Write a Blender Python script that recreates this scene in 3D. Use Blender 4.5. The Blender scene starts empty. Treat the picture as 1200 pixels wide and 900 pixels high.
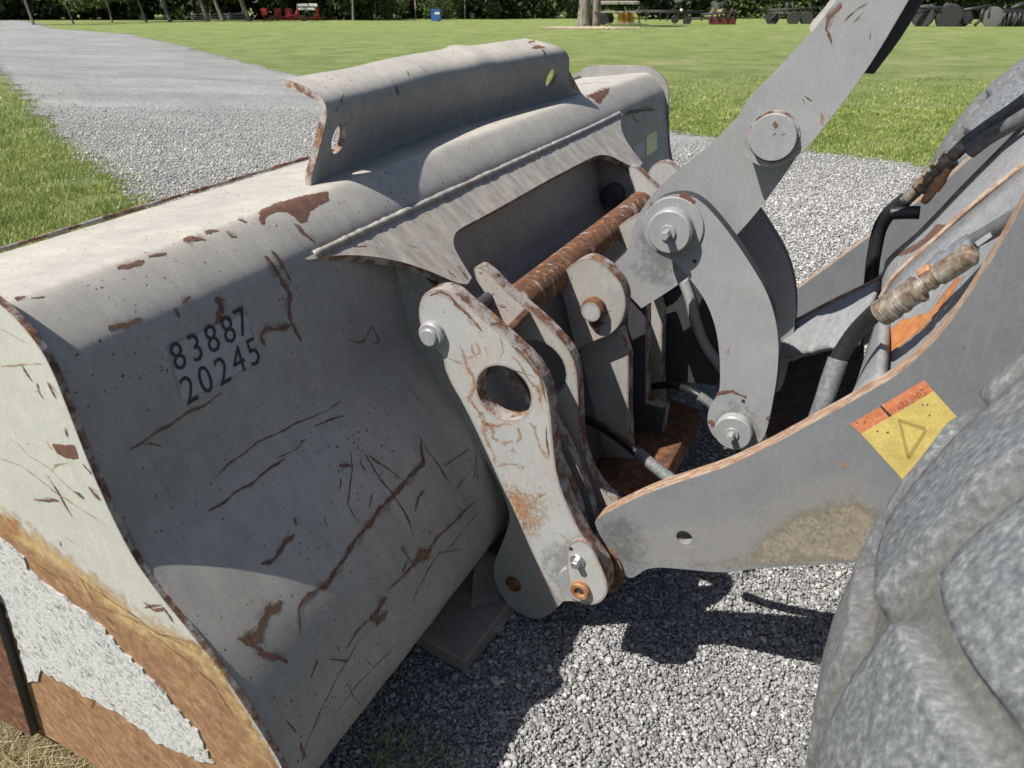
import bpy, bmesh, math, random
import numpy as np
from mathutils import Vector, Matrix
from mathutils.geometry import tessellate_polygon
from mathutils.bvhtree import BVHTree
random.seed(7); RNG = np.random.default_rng(7)
scene = bpy.context.scene
COL = scene.collection
# ------------------------------------------------------------------ camera
# world: X = across the bucket (away from the viewer), Y = forwards of the loader, Z = up; metres
FPX, VX, HY, CH = 885.0, 1089.0, -32.0, 1.6
PIT = math.atan((450-HY)/FPX)
AZ = math.atan((VX-600)/(FPX*math.cos(PIT)+(450-HY)*math.sin(PIT)))
_F = Vector((math.cos(AZ), math.sin(AZ), 0)); RT = Vector((math.sin(AZ), -math.cos(AZ), 0)); _U = Vector((0, 0, 1))
FWD = math.cos(PIT)*_F - math.sin(PIT)*_U
DN = -math.sin(PIT)*_F - math.cos(PIT)*_U
C0 = Vector((0, 0, CH))
cam = bpy.data.cameras.new('camera'); camo = bpy.data.objects.new('camera', cam); COL.objects.link(camo)
cam.sensor_width = 36; cam.lens = FPX/1200*36; cam.clip_start = .02; cam.clip_end = 2000
m3 = Matrix((RT, -DN, -FWD)).transposed()
camo.matrix_world = Matrix.Translation(C0) @ m3.to_4x4()
cam.dof.use_dof = True; cam.dof.focus_distance = 2.2; cam.dof.aperture_fstop = 9.0
scene.camera = camo
# ------------------------------------------------------------------ light
SD = Vector((.6, -.46, -1.0)).normalized()          # travel direction of sunlight
sun = bpy.data.lights.new('sun', 'SUN'); sun.energy = 5.0; sun.angle = math.radians(.5); sun.color = (1.0, .955, .88)
suno = bpy.data.objects.new('sun', sun); COL.objects.link(suno)
suno.rotation_euler = SD.to_track_quat('-Z', 'Y').to_euler(); suno.location = (-6, 4, 12)
w = bpy.data.worlds.new('World'); scene.world = w; w.use_nodes = True
nt = w.node_tree; bg = nt.nodes['Background']; sky = nt.nodes.new('ShaderNodeTexSky'); sky.sky_type = 'NISHITA'
sky.sun_disc = False; sky.sun_elevation = math.asin(-SD.z); sky.sun_rotation = math.atan2(-SD.x, -SD.y) % (2*math.pi)
sky.air_density = 1.0; sky.dust_density = 1.2; sky.ozone_density = 1.0
nt.links.new(sky.outputs[0], bg.inputs[0]); bg.inputs[1].default_value = .065
scene.view_settings.view_transform = 'Standard'; scene.view_settings.look = 'None'
scene.view_settings.exposure = 0.48; scene.view_settings.gamma = 1
scene.render.engine = 'CYCLES'; scene.cycles.max_bounces = 6; scene.cycles.transparent_max_bounces = 12
# ------------------------------------------------------------------ geometry of sight
def ray(u, v): return RT*(u-600) + DN*(v-450) + FWD*FPX
def onX(u, v, X):
    d = ray(u, v); return C0 + d*(X/d.x)
def onP(u, v, p, n):
    d = ray(u, v); return C0 + d*((Vector(p)-C0).dot(n)/d.dot(n))
GK = 1.0375                                          # the yard lies 6 cm below the bucket floor
def terr(x, y):
    s = (x*_F.x + y*_F.y)/GK
    return (-.034*max(0, min(s, 400)-4)-CH)*GK+CH
def onG(u, v):
    d = ray(u, v); d = d/d.dot(_F); s = -CH/d.z if d.z < 0 else 1e9
    if s > 4: s = (CH-.136)/(-d.z-.034)
    return C0 + d*s*GK
# ------------------------------------------------------------------ materials
MATS = {}
class NB:
    def __init__(s, name):
        s.m = bpy.data.materials.new(name); s.m.use_nodes = True; s.t = s.m.node_tree
        s.b = s.t.nodes['Principled BSDF']; s.out = s.t.nodes['Material Output']; s._pos = None
    def n(s, k, **kw):
        x = s.t.nodes.new(k)
        for a, b in kw.items(): setattr(x, a, b)
        return x
    def l(s, a, b): s.t.links.new(a, b)
    def pos(s):
        if not s._pos: s._pos = s.n('ShaderNodeNewGeometry').outputs['Position']
        return s._pos
    def mapping(s, scale=(1, 1, 1), rot=(0, 0, 0), vec=None):
        x = s.n('ShaderNodeMapping'); x.inputs['Scale'].default_value = scale; x.inputs['Rotation'].default_value = rot
        s.l(vec or s.pos(), x.inputs[0]); return x.outputs[0]
    def noise(s, scale, detail=4, rough=.55, vec=None, dist=0, col=False):
        x = s.n('ShaderNodeTexNoise'); x.inputs['Scale'].default_value = scale; x.inputs['Detail'].default_value = detail
        x.inputs['Roughness'].default_value = rough; x.inputs['Distortion'].default_value = dist
        s.l(vec or s.pos(), x.inputs[0]); return x.outputs['Color' if col else 'Fac']
    def vor(s, scale, feat='F1', vec=None, rnd=1):
        x = s.n('ShaderNodeTexVoronoi', feature=feat); x.inputs['Scale'].default_value = scale; x.inputs['Randomness'].default_value = rnd
        s.l(vec or s.pos(), x.inputs['Vector']); return x
    def ramp(s, fac, stops):
        x = s.n('ShaderNodeValToRGB'); e = x.color_ramp.elements
        while len(e) < len(stops): e.new(.5)
        for el, (p, c) in zip(e, stops):
            el.position = p; el.color = (c, c, c, 1) if isinstance(c, (int, float)) else (*c, 1)
        s.l(fac, x.inputs[0]); return x.outputs[0]
    def math(s, op, a, b=None, c=None, clamp=False):
        x = s.n('ShaderNodeMath', operation=op, use_clamp=clamp)
        for i, v in enumerate((a, b, c)):
            if v is None: continue
            if isinstance(v, (int, float)): x.inputs[i].default_value = v
            else: s.l(v, x.inputs[i])
        return x.outputs[0]
    def mix(s, fac, a, b):
        x = s.n('ShaderNodeMix', data_type='RGBA')
        for sock, v in ((x.inputs[0], fac), (x.inputs[6], a), (x.inputs[7], b)):
            if isinstance(v, (int, float)): sock.default_value = v
            elif isinstance(v, tuple): sock.default_value = (*v, 1)
            else: s.l(v, sock)
        return x.outputs[2]
    def bump(s, h, strength=.3, dist=.002, prev=None):
        x = s.n('ShaderNodeBump'); x.inputs['Strength'].default_value = strength; x.inputs['Distance'].default_value = dist
        s.l(h, x.inputs['Height'])
        if prev: s.l(prev, x.inputs['Normal'])
        return x.outputs[0]
    def done(s, col=None, rough=None, normal=None, metal=None, spec=None):
        b = s.b
        if col is not None:
            if isinstance(col, tuple): b.inputs['Base Color'].default_value = (*col, 1)
            else: s.l(col, b.inputs['Base Color'])
        if rough is not None:
            if isinstance(rough, (int, float)): b.inputs['Roughness'].default_value = rough
            else: s.l(rough, b.inputs['Roughness'])
        if metal is not None: b.inputs['Metallic'].default_value = metal
        if spec is not None: b.inputs['Specular IOR Level'].default_value = spec
        if normal is not None: s.l(normal, b.inputs['Normal'])
        return s.m
RUST_D, RUST_M, RUST_L = (.045, .022, .014), (.115, .052, .028), (.29, .135, .06)
def rustcol(nb, sc=1.0, light=.5):
    n = nb.noise(38*sc, 8, .7); n2 = nb.noise(150*sc, 3, .6)
    f = nb.math('ADD', nb.math('MULTIPLY', n, .7), nb.math('MULTIPLY', n2, .3))
    return nb.ramp(f, [(.32, RUST_D), (.5, RUST_M), (.72 - .12*light, RUST_L)])
def paint(name, base, speck=1.0, rust=.0, scratch=.3, dust=.2, edge=.6, rough=.5, blot=.0, grime=0.0, metal=.0, orange=0.0):
    """grey machine enamel: mottling, chips, pits, rust spots, scratches, dust, bare edges"""
    nb = NB(name); base = Vector(base)
    big = nb.noise(2.3, 5, .6); mid = nb.noise(14, 6, .65); fine = nb.noise(160, 3, .6)
    col = nb.mix(nb.ramp(big, [(.3, 0), (.7, 1)]), tuple(base*.86), tuple(base*1.1))
    col = nb.mix(nb.math('MULTIPLY', nb.ramp(mid, [(.38, 0), (.68, 1)]), .45), col, tuple(base*.76))
    col = nb.mix(nb.math('MULTIPLY', nb.ramp(fine, [(.42, 0), (.62, 1)]), .16), col, tuple(base*1.5))
    # faint rub marks and run-off streaks
    st = nb.noise(9, 7, .75, vec=nb.mapping((1.2, 9, 1.2), (.3, .2, .5)))
    col = nb.mix(nb.math('MULTIPLY', nb.ramp(st, [(.52, 0), (.7, 1)]), .35), col, tuple(base*1.35))
    st2 = nb.noise(13, 7, .8, vec=nb.mapping((3.5, 1.5, .6), (.0, .25, 0)))
    col = nb.mix(nb.math('MULTIPLY', nb.ramp(st2, [(.5, 0), (.75, 1)]), .10+grime), col, tuple(base*.5))
    # dust lies on upward faces
    geo = nb.n('ShaderNodeNewGeometry'); sep = nb.n('ShaderNodeSeparateXYZ'); nb.l(geo.outputs['Normal'], sep.inputs[0])
    up = nb.ramp(sep.outputs[2], [(.25, 0), (.95, 1)])
    dn = nb.ramp(nb.noise(5, 8, .7), [(.25, .35), (.7, 1)])
    col = nb.mix(nb.math('MULTIPLY', nb.math('MULTIPLY', up, dn), dust), col, (.58, .535, .46))
    if grime:
        gr = nb.ramp(nb.noise(11, 9, .72, vec=nb.mapping((3, 1, 1), (.6, 0, .2))), [(.40, 1), (.62, 0)])
        col = nb.mix(nb.math('MULTIPLY', gr, min(1, grime*1.1)), col, tuple(Vector((.10, .085, .07))))
    rc = rustcol(nb)
    mask = None
    def add(mk):
        nonlocal mask
        mask = mk if mask is None else nb.math('MAXIMUM', mask, mk)
    wv = nb.n('ShaderNodeVectorMath', operation='ADD')
    dd = nb.n('ShaderNodeVectorMath', operation='SCALE'); dd.inputs[3].default_value = .010
    nb.l(nb.noise(110, 3, .6, col=True), dd.inputs[0]); nb.l(nb.pos(), wv.inputs[0]); nb.l(dd.outputs[0], wv.inputs[1]); warp = wv.outputs[0]
    if speck:
        clus = nb.ramp(nb.noise(6, 4, .6), [(.3, .25), (.65, 1)])
        for sc, lim, q in ((48, .066, .55), (115, .16, .42), (19, .045, .25)):
            v = nb.vor(sc, vec=warp); sp = nb.n('ShaderNodeSeparateColor'); nb.l(v.outputs['Color'], sp.inputs[0])
            size = nb.math('MULTIPLY', nb.math('MULTIPLY', sp.outputs[0], lim*2*min(1.3, speck)), clus)
            on = nb.math('LESS_THAN', v.outputs['Distance'], size)
            add(nb.math('MULTIPLY', on, nb.math('LESS_THAN', sp.outputs[1], q*min(1.6, speck))))
    if rust:
        r = nb.noise(7, 10, .72, dist=.4)
        add(nb.ramp(r, [(.66-rust*.3, 0), (.675-rust*.3, 1)]))
    if scratch:
        for rot, sc in (((.2, .5, .9), 5.0), ((1.1, .2, 2.1), 3.4), ((.4, 1.3, .3), 7.0)):
            wr = nb.n('ShaderNodeVectorMath', operation='ADD'); ds = nb.n('ShaderNodeVectorMath', operation='SCALE'); ds.inputs[3].default_value = .16
            nb.l(nb.noise(3.1, 4, .6, col=True), ds.inputs[0]); nb.l(nb.pos(), wr.inputs[0]); nb.l(ds.outputs[0], wr.inputs[1])
            v = nb.vor(sc, 'DISTANCE_TO_EDGE', vec=nb.mapping((1, .55, 1.2), rot, wr.outputs[0]))
            gate = nb.ramp(nb.noise(4.5, 5, .7, vec=nb.mapping((1, 1, 1), rot)), [(.60-.10*scratch, 0), (.66-.10*scratch, 1)])
            wdt = nb.math('MULTIPLY', gate, .011)
            add(nb.math('LESS_THAN', v.outputs['Distance'], wdt))
    if edge:
        bv = nb.n('ShaderNodeBevel'); bv.samples = 4; bv.inputs['Radius'].default_value = .007+.006*edge
        dp = nb.n('ShaderNodeVectorMath', operation='DOT_PRODUCT'); nb.l(bv.outputs[0], dp.inputs[0]); nb.l(geo.outputs['Normal'], dp.inputs[1])
        e = nb.math('SUBTRACT', 1.0, dp.outputs['Value'])
        e = nb.math('ADD', nb.math('MULTIPLY', e, 3.2), nb.math('MULTIPLY', nb.math('SUBTRACT', nb.noise(30, 7, .75), .62), 1.6))
        add(nb.math('MULTIPLY', nb.ramp(e, [(.12, 0), (.2, 1)]), min(1, edge*1.2)))
    if blot:
        add(nb.ramp(nb.noise(15, 10, .78, vec=nb.mapping((2.2, .8, .8), (.2, .35, .1))), [(.56-blot*.3, 0), (.60-blot*.3, 1)]))
    if orange:
        o = nb.ramp(nb.noise(9, 9, .75), [(.5, 0), (.72, 1)])
        col = nb.mix(nb.math('MULTIPLY', o, orange), col, (.42, .22, .09))
    bmp = nb.math('MULTIPLY', nb.noise(420, 2, .5), .12)
    bmp = nb.math('ADD', bmp, nb.math('MULTIPLY', mid, .35))
    if mask is not None:
        # pale primer halo then rust
        col = nb.mix(mask, col, rc)
        bmp = nb.math('SUBTRACT', bmp, nb.math('MULTIPLY', mask, .5))
        ro = nb.math('ADD', rough, nb.math('MULTIPLY', mask, .35))
    else: ro = rough
    nrm = nb.bump(bmp, .55, .0016)
    return nb.done(col, ro, nrm, spec=.4, metal=metal)
def flatmat(name, col, rough=.6, metal=0, var=.2, sc=60, bumpd=0):
    nb = NB(name); c = Vector(col); f = nb.noise(sc, 6, .65)
    return nb.done(nb.mix(nb.ramp(f, [(.35, 0), (.65, 1)]), tuple(c*(1-var)), tuple(c*(1+var))), rough, nb.bump(f, .4, bumpd) if bumpd else None, metal=metal)
M = MATS
M['paint_back'] = paint('bucket_paint', (.285, .281, .27), 1.05, .0, .0, .85, .0, rough=.5, grime=.15)
M['paint_side'] = paint('side_plate_paint', (.475, .47, .44), .6, .0, .0, .25, .35, rough=.5, orange=.12)
M['paint_beam'] = paint('beam_paint', (.31, .295, .27), .8, .0, .0, .7, .0, grime=.42, orange=.2)
M['paint_cast'] = paint('coupler_paint', (.365, .367, .36), .8, .0, .0, .12, 1.2, orange=.35)
M['paint_clean'] = paint('linkage_paint', (.275, .282, .29), .45, .0, .0, .12, .0, rough=.42, grime=.05, orange=.05)
M['paint_boom'] = paint('lift_arm_paint', (.18, .19, .202), .75, .0, .0, .12, .0, rough=.45, orange=.08)
M['rust_edge'] = paint('rusted_flame_cut_edge', (.27, .21, .17), 0, 0, 0, .3, 0, rough=.8, blot=.95)
M['rust_tube'] = paint('rusty_tube_paint', (.40, .36, .31), .6, .12, 0, .1, .0, rough=.6, blot=.52)
def rough_edge():
    nb = NB('plate_edge_mixed_rust'); rc = rustcol(nb, 1.0, .9)
    f = nb.ramp(nb.noise(24, 8, .75), [(.45, 0), (.56, 1)])
    return nb.done(nb.mix(f, rc, (.30, .28, .26)), .75, nb.bump(nb.noise(90, 5, .7), .6, .002))
M['edge'] = rough_edge()
def pale_edge():
    nb = NB('lift_arm_top_edge_rust')
    f = nb.noise(30, 8, .7, vec=nb.mapping((4, 1, 1)))
    return nb.done(nb.ramp(f, [(.3, (.15, .075, .045)), (.47, (.27, .165, .11)), (.58, (.40, .31, .22)), (.7, (.27, .27, .265))]), .7, nb.bump(f, .5, .002))
M['boom_edge'] = pale_edge()
def mark(name, cols, thr=0.4, amp=1.1, sc=70, rough=.8, sc2=14, soft=.06, amax=1.0, streak=False):
    """see-through sheet lying on a surface: attribute m > noise shows the deposit"""
    nb = NB(name); a = nb.n('ShaderNodeAttribute', attribute_name='m')
    n = nb.math('ADD', nb.math('MULTIPLY', nb.noise(sc, 7, .72), .7), nb.math('MULTIPLY', nb.noise(sc2, 4, .6), .3))
    f = nb.math('ADD', a.outputs['Fac'], nb.math('MULTIPLY', nb.math('SUBTRACT', n, .5), amp*2.2))
    f = nb.ramp(f, [(max(0, thr+.10), 0), (thr+.10+soft, amax)])
    cv = nb.mapping((1, .55, 1), vec=nb.mapping((1, 1, 1), (math.radians(-51), 0, 0))) if streak else None
    c = nb.ramp(nb.noise(sc*(1.6 if streak else .6), 9, .75, vec=cv), [(.3, cols[0]), (.5, cols[1]), (.7, cols[2])])
    nb.done(c, rough, nb.bump(nb.noise(sc*1.6, 5, .7), .6, .0015))
    tr = nb.n('ShaderNodeBsdfTransparent'); mx = nb.n('ShaderNodeMixShader')
    nb.l(f, mx.inputs[0]); nb.l(tr.outputs[0], mx.inputs[1]); nb.l(nb.b.outputs[0], mx.inputs[2]); nb.l(mx.outputs[0], nb.out.inputs[0])
    return nb.m
M['mk_rust'] = mark('dark_rust_scratch', ((.065, .034, .022), (.13, .066, .04), (.23, .125, .07)), amp=.95, sc=190, soft=.16)
M['mk_halo'] = mark('rust_halo', ((.16, .09, .05), (.22, .13, .08), (.28, .19, .12)), amp=1.0, sc=90, soft=.5, amax=.28)
M['mk_rust_o'] = mark('orange_rust_bloom', ((.22, .09, .035), (.36, .18, .08), (.5, .32, .17)), amp=.9, sc=90, soft=.5)
M['mk_area'] = mark('worn_rust_area', ((.12, .062, .036), (.26, .14, .07), (.42, .27, .15)), amp=.8, sc=40, sc2=9, soft=.35, streak=True)
M['mk_white'] = mark('scraped_white_weld_skin', ((.42, .42, .40), (.66, .66, .64), (.82, .82, .80)), amp=.22, sc=60)
M['mk_mud'] = mark('dried_tan_mud', ((.16, .14, .11), (.25, .215, .165), (.34, .30, .23)), amp=1.1, sc=110, soft=.5)
M['mk_pale'] = mark('pale_scuff', ((.4, .4, .38), (.55, .55, .52), (.7, .7, .68)), amp=.6, sc=120)
M['mk_brown'] = mark('brown_bare_primer', ((.085, .04, .027), (.125, .06, .042), (.18, .10, .065)), amp=.95, sc=70, soft=.14)
M['mk_gold'] = mark('golden_rust_bloom', ((.38, .22, .09), (.50, .34, .16), (.58, .45, .27)), amp=1.1, sc=45, soft=.6, amax=.85, streak=True)
def crust_fix():
    nb = NB('rough_white_weld_overlay')
    v = nb.mapping((1, .6, 1), vec=nb.mapping((1, 1, 1), (math.radians(-51), 0, 0))); n = nb.noise(85, 10, .8, vec=v); n2 = nb.noise(170, 5, .7, vec=v)
    h = nb.math('ADD', n, nb.math('MULTIPLY', n2, .5))
    c = nb.ramp(n, [(.36, (.10, .095, .09)), (.43, (.48, .48, .46)), (.5, (.86, .86, .85))])
    return nb.done(c, .7, nb.bump(h, 1.0, .012))
M['weld_white'] = crust_fix()
M['heel'] = paint('muddy_heel_paint', (.23, .205, .18), .6, .0, .0, .3, .0, rough=.7, grime=.2)
M['steel'] = paint('cap_steel_paint', (.27, .278, .286), .4, .0, .0, .2, .0, rough=.38)
M['zinc'] = flatmat('dull_zinc', (.45, .46, .47), .35, .8, .25, 80, .001)
def corroded(name, a, b, c, sc=60, metal=.3):
    nb = NB(name); f = nb.noise(sc, 7, .7)
    return nb.done(nb.ramp(f, [(.35, a), (.52, b), (.68, c)]), .6, nb.bump(f, .5, .0015), metal=metal)
M['brassy'] = corroded('rusty_coupling_steel', (.14, .07, .035), (.27, .23, .18), (.42, .41, .39), 45, .5)
M['orange_rust'] = corroded('bright_orange_rust', (.18, .075, .035), (.30, .14, .065), (.42, .25, .14), 30, 0)
M['hose'] = flatmat('black_rubber_hose', (.018, .018, .02), .45, 0, .3, 90, .001)
M['hose_grey'] = flatmat('dusty_rubber_hose', (.11, .11, .115), .6, 0, .25, 60, .001)
M['spring'] = flatmat('hose_guard_wrap', (.14, .145, .15), .6, 0, .3, 120, .001)
M['dark'] = flatmat('stencil_black', (.022, .023, .025), .7, 0, .25, 60)
M['stencil_bg'] = flatmat('stencil_pale_ground', (.34, .35, .36), .55, 0, .1, 40)
M['cast_dark'] = paint('dark_frame_paint_and_shade', (.045, .047, .052), .4, .0, .0, .0, .0, rough=.55)  # dark frame parts, and gaps whose shade is put into the colour
def crackle():
    nb = NB('crackled_arm_paint'); v = nb.vor(120, 'DISTANCE_TO_EDGE', vec=nb.pos()); n = nb.noise(45, 9, .75)
    h = nb.math('ADD', nb.ramp(v.outputs['Distance'], [(.0, 0), (.12, 1)]), n)
    c = nb.ramp(n, [(.32, (.19, .19, .195)), (.5, (.25, .255, .265)), (.72, (.32, .32, .325))])
    return nb.done(c, .6, nb.bump(h, .6, .0016))
M['crackle'] = crackle()
def crackle_shade():  # darker version of the arm crackle; the pocket's shade is in the colour
    nb = NB('crackled_paint_in_shade'); v = nb.vor(95, 'DISTANCE_TO_EDGE', vec=nb.pos()); n = nb.noise(45, 9, .75)
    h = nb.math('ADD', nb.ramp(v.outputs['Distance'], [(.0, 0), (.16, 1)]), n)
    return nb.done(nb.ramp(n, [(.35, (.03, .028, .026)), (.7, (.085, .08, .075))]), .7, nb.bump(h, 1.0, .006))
M['crackle_shade'] = crackle_shade()
M['cast_rust'] = paint('dark_rusty_casting', (.05, .05, .053), .4, .08, .0, .0, .0, rough=.65, blot=.5)
M['paint_cast_old'] = paint('rusty_inner_coupler_paint', (.37, .365, .345), .9, .16, .0, .1, .9, rough=.55, grime=.2, orange=.5)
M['mk_speckle'] = mark('pale_grit_specks', ((.30, .29, .27), (.38, .36, .32), (.46, .43, .37)), amp=1.3, sc=230, sc2=30, thr=.55, soft=.25, amax=.35)
M['mk_grease'] = mark('dark_grease_stain', ((.03, .028, .025), (.05, .046, .04), (.08, .072, .06)), amp=1.3, sc=60, soft=.7, amax=.28)
M['mk_orange'] = mark('bright_orange_rust_area', ((.24, .08, .03), (.42, .16, .05), (.5, .26, .1)), amp=.7, sc=60, soft=.25)
def tyre_mat():
    nb = NB('worn_grey_tyre_rubber')
    a = nb.noise(120, 9, .7, vec=nb.mapping((1.5, .7, .7), (.3, .2, .1))); b = nb.noise(3, 5, .6); c = nb.noise(120, 5, .7)
    col = nb.ramp(a, [(.30, (.06, .063, .07)), (.46, (.12, .127, .138)), (.56, (.17, .18, .19)), (.71, (.33, .34, .35))])
    col = nb.mix(nb.ramp(b, [(.5, 0), (.8, .35)]), col, (.20, .175, .135))
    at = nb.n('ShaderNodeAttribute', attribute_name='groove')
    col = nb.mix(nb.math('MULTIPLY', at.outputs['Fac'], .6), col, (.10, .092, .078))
    v = nb.vor(9); sp = nb.n('ShaderNodeSeparateColor'); nb.l(v.outputs['Color'], sp.inputs[0])
    on = nb.math('MULTIPLY', nb.math('LESS_THAN', nb.math('ADD', v.outputs['Distance'], nb.math('MULTIPLY', nb.noise(60, 3), .12)), .19), nb.math('LESS_THAN', sp.outputs[0], .13))
    col = nb.mix(on, col, (.55, .50, .42))
    h = nb.math('ADD', nb.math('MULTIPLY', a, 1.0), nb.math('MULTIPLY', c, .35))
    return nb.done(col, .72, nb.bump(h, .6, .0016), spec=.35)
M['tyre'] = tyre_mat()
# ------------------------------------------------------------------ mesh helpers
def link(o, parent=None):
    COL.objects.link(o)
    if parent is not None:
        o.parent = parent
    return o
def wloc(o):
    p = Vector((0, 0, 0))
    while o is not None: p += o.location; o = o.parent
    return p
def mk(name, verts, faces, mat, parent=None, smooth=False, midx=None, attr=None, bevel=0, origin=None):
    """vertices are given in world metres; stored relative to the parent (or to origin)"""
    base = wloc(parent) if parent is not None else Vector(origin or (0, 0, 0))
    me = bpy.data.meshes.new(name)
    me.from_pydata([tuple(Vector(v)-base) for v in verts], [], faces)
    for mm in (mat if isinstance(mat, (list, tuple)) else [mat]): me.materials.append(M[mm] if isinstance(mm, str) else mm)
    if midx is not None: me.polygons.foreach_set('material_index', midx)
    if smooth: me.polygons.foreach_set('use_smooth', [True]*len(me.polygons))
    if attr:
        for k, vals in attr.items():
            a = me.attributes.new(k, 'FLOAT', 'POINT'); a.data.foreach_set('value', vals)
    me.update()
    o = bpy.data.objects.new(name, me)
    if parent is None: o.location = base
    link(o, parent)
    if bevel:
        b = o.modifiers.new('bevel', 'BEVEL'); b.width = bevel; b.segments = 2; b.limit_method = 'ANGLE'; b.angle_limit = math.radians(38)
    return o
def empty(name, loc, label=None, cat=None, group=None, parent=None):
    o = bpy.data.objects.new(name, None); o.empty_display_size = .1; o.location = Vector(loc) - (wloc(parent) if parent else Vector((0, 0, 0)))
    link(o, parent)
    if label: o['label'] = label
    if cat: o['category'] = cat
    if group: o['group'] = group
    return o
def tag(o, label=None, cat=None, group=None, kind=None):
    if label: o['label'] = label
    if cat: o['category'] = cat
    if group: o['group'] = group
    if kind: o['kind'] = kind
    return o
def chaikin(pts, it=2, closed=True):
    """pts: (a,b) or (a,b,1) for a corner that stays sharp"""
    P = [(p[0], p[1], len(p) > 2) for p in pts]
    for _ in range(it):
        Q = []; n = len(P)
        for i in range(n):
            a, b, sh = P[i]
            p, q = P[(i-1) % n], P[(i+1) % n]
            if sh or (not closed and i in (0, n-1)): Q.append(P[i]); continue
            Q.append((a*.75+p[0]*.25, b*.75+p[1]*.25, False)); Q.append((a*.75+q[0]*.25, b*.75+q[1]*.25, False))
        P = Q
    return [(a, b) for a, b, _ in P]
def prism(name, outer, holes, f0, f1, mat, parent, bevel=.003, smooth=False):
    """outer/holes: 2-D loops; f0,f1 map (a,b) to the two faces"""
    loops = [outer]+holes
    flat = [p for lp in loops for p in lp]
    tris = tessellate_polygon([[Vector((a, b, 0)) for a, b in lp] for lp in loops])
    n = len(flat); verts = [f0(*p) for p in flat]+[f1(*p) for p in flat]
    nrm = sum(((verts[t[1]]-verts[t[0]]).cross(verts[t[2]]-verts[t[0]]) for t in tris), Vector((0, 0, 0)))
    out = (verts[0]-verts[n])
    flip = nrm.dot(out) < 0
    faces, mi = [], []
    for t in tris:
        a, b, c = t if not flip else t[::-1]
        faces.append((a, b, c)); faces.append((c+n, b+n, a+n)); mi += [0, 0]
    k = 0
    for li, lp in enumerate(loops):
        m_ = len(lp)
        for i in range(m_):
            a, b = k+i, k+(i+1) % m_
            faces.append((a, a+n, b+n, b)); mi.append(2 if (li and len(mat) > 2) else 1)
        k += m_
    o = mk(name, verts, faces, mat, parent, midx=mi)
    bm = bmesh.new(); bm.from_mesh(o.data); bmesh.ops.recalc_face_normals(bm, faces=bm.faces); bm.to_mesh(o.data); bm.free()
    if bevel:
        b = o.modifiers.new('bevel', 'BEVEL'); b.width = bevel; b.segments = 2; b.limit_method = 'ANGLE'; b.angle_limit = math.radians(50)
    return o
def circ(cy, cz, r, n=40): return [(cy+r*math.cos(2*math.pi*i/n), cz+r*math.sin(2*math.pi*i/n)) for i in range(n)]
def plate(name, pts, X, th, parent, mat=('paint_cast', 'edge'), holes=(), bevel=.003, it=2, yz=False):
    """flat plate whose near face lies at X; pts are sight points on that face (or y,z)"""
    if yz: loop = chaikin(pts, it)
    else:
        q = []
        for p in pts:
            g = onX(p[0], p[1], X); q.append((g.y, g.z) + ((1,) if len(p) > 2 else ()))
        loop = chaikin(q, it)
    return prism(name, loop, [list(h) for h in holes], lambda a, b: Vector((X, a, b)), lambda a, b: Vector((X+th, a, b)), mat, parent, bevel)
def lathe(name, p0, axis, prof, mat, parent=None, seg=36, smooth=True, origin=None, rings=None):
    ax = Vector(axis).normalized(); t = Vector((0, 0, 1)) if abs(ax.z) < .9 else Vector((1, 0, 0))
    e1 = ax.cross(t).normalized(); e2 = ax.cross(e1); p0 = Vector(p0)
    V, Fc = [], []
    for (r, h) in prof:
        for i in range(seg):
            a = 2*math.pi*i/seg; V.append(p0+ax*h+(e1*math.cos(a)+e2*math.sin(a))*r)
    for j in range(len(prof)-1):
        for i in range(seg):
            a, b = j*seg+i, j*seg+(i+1) % seg; Fc.append((a, b, b+seg, a+seg))
    if prof[0][0] > 1e-5: Fc.append(tuple(range(seg))[::-1])
    if prof[-1][0] > 1e-5: Fc.append(tuple((len(prof)-1)*seg+i for i in range(seg)))
    o = mk(name, V, Fc, mat, parent, origin=origin)
    if smooth:
        me = o.data; me.polygons.foreach_set('use_smooth', [True]*len(me.polygons)); sharp_by_angle(me, 35)
    return o
def sharp_by_angle(me, deg):
    bm = bmesh.new(); bm.from_mesh(me)
    bmesh.ops.recalc_face_normals(bm, faces=bm.faces)
    for e in bm.edges:
        if len(e.link_faces) == 2 and e.calc_face_angle(0) > math.radians(deg): e.smooth = False
    bm.to_mesh(me); bm.free()
def disc(name, x0, h, cy, cz, r, mat, parent, ch=.004, seg=48):   # cylinder that sticks out towards the viewer from x0
    return lathe(name, (x0, cy, cz), (-1, 0, 0), [(r, 0), (r, h-ch), (r-ch, h), (0.00001, h)], mat, parent, seg)
def hexbolt(x0, cy, cz, r, h, parent, mat='zinc', washer=True, name='bolt'):
    V = []
    if washer: disc('washer', x0, h*.22, cy, cz, r*1.75, mat, parent, .001, 28)
    return lathe(name, (x0-(h*.22 if washer else 0), cy, cz), (-1, 0, 0), [(r, 0), (r, h*.86), (r*.86, h), (0.00001, h)], mat, parent, 6, False)
def cr(pts, n=10):
    P = [Vector(p) for p in pts]; P = [2*P[0]-P[1]]+P+[2*P[-1]-P[-2]]; out = []
    for i in range(1, len(P)-2):
        for k in range(n):
            t = k/n; a, b, c, d = P[i-1:i+3]
            out.append(.5*((2*b)+(c-a)*t+(2*a-5*b+4*c-d)*t*t+(3*b-a-3*c+d)*t**3))
    out.append(P[-2]); return out
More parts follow.
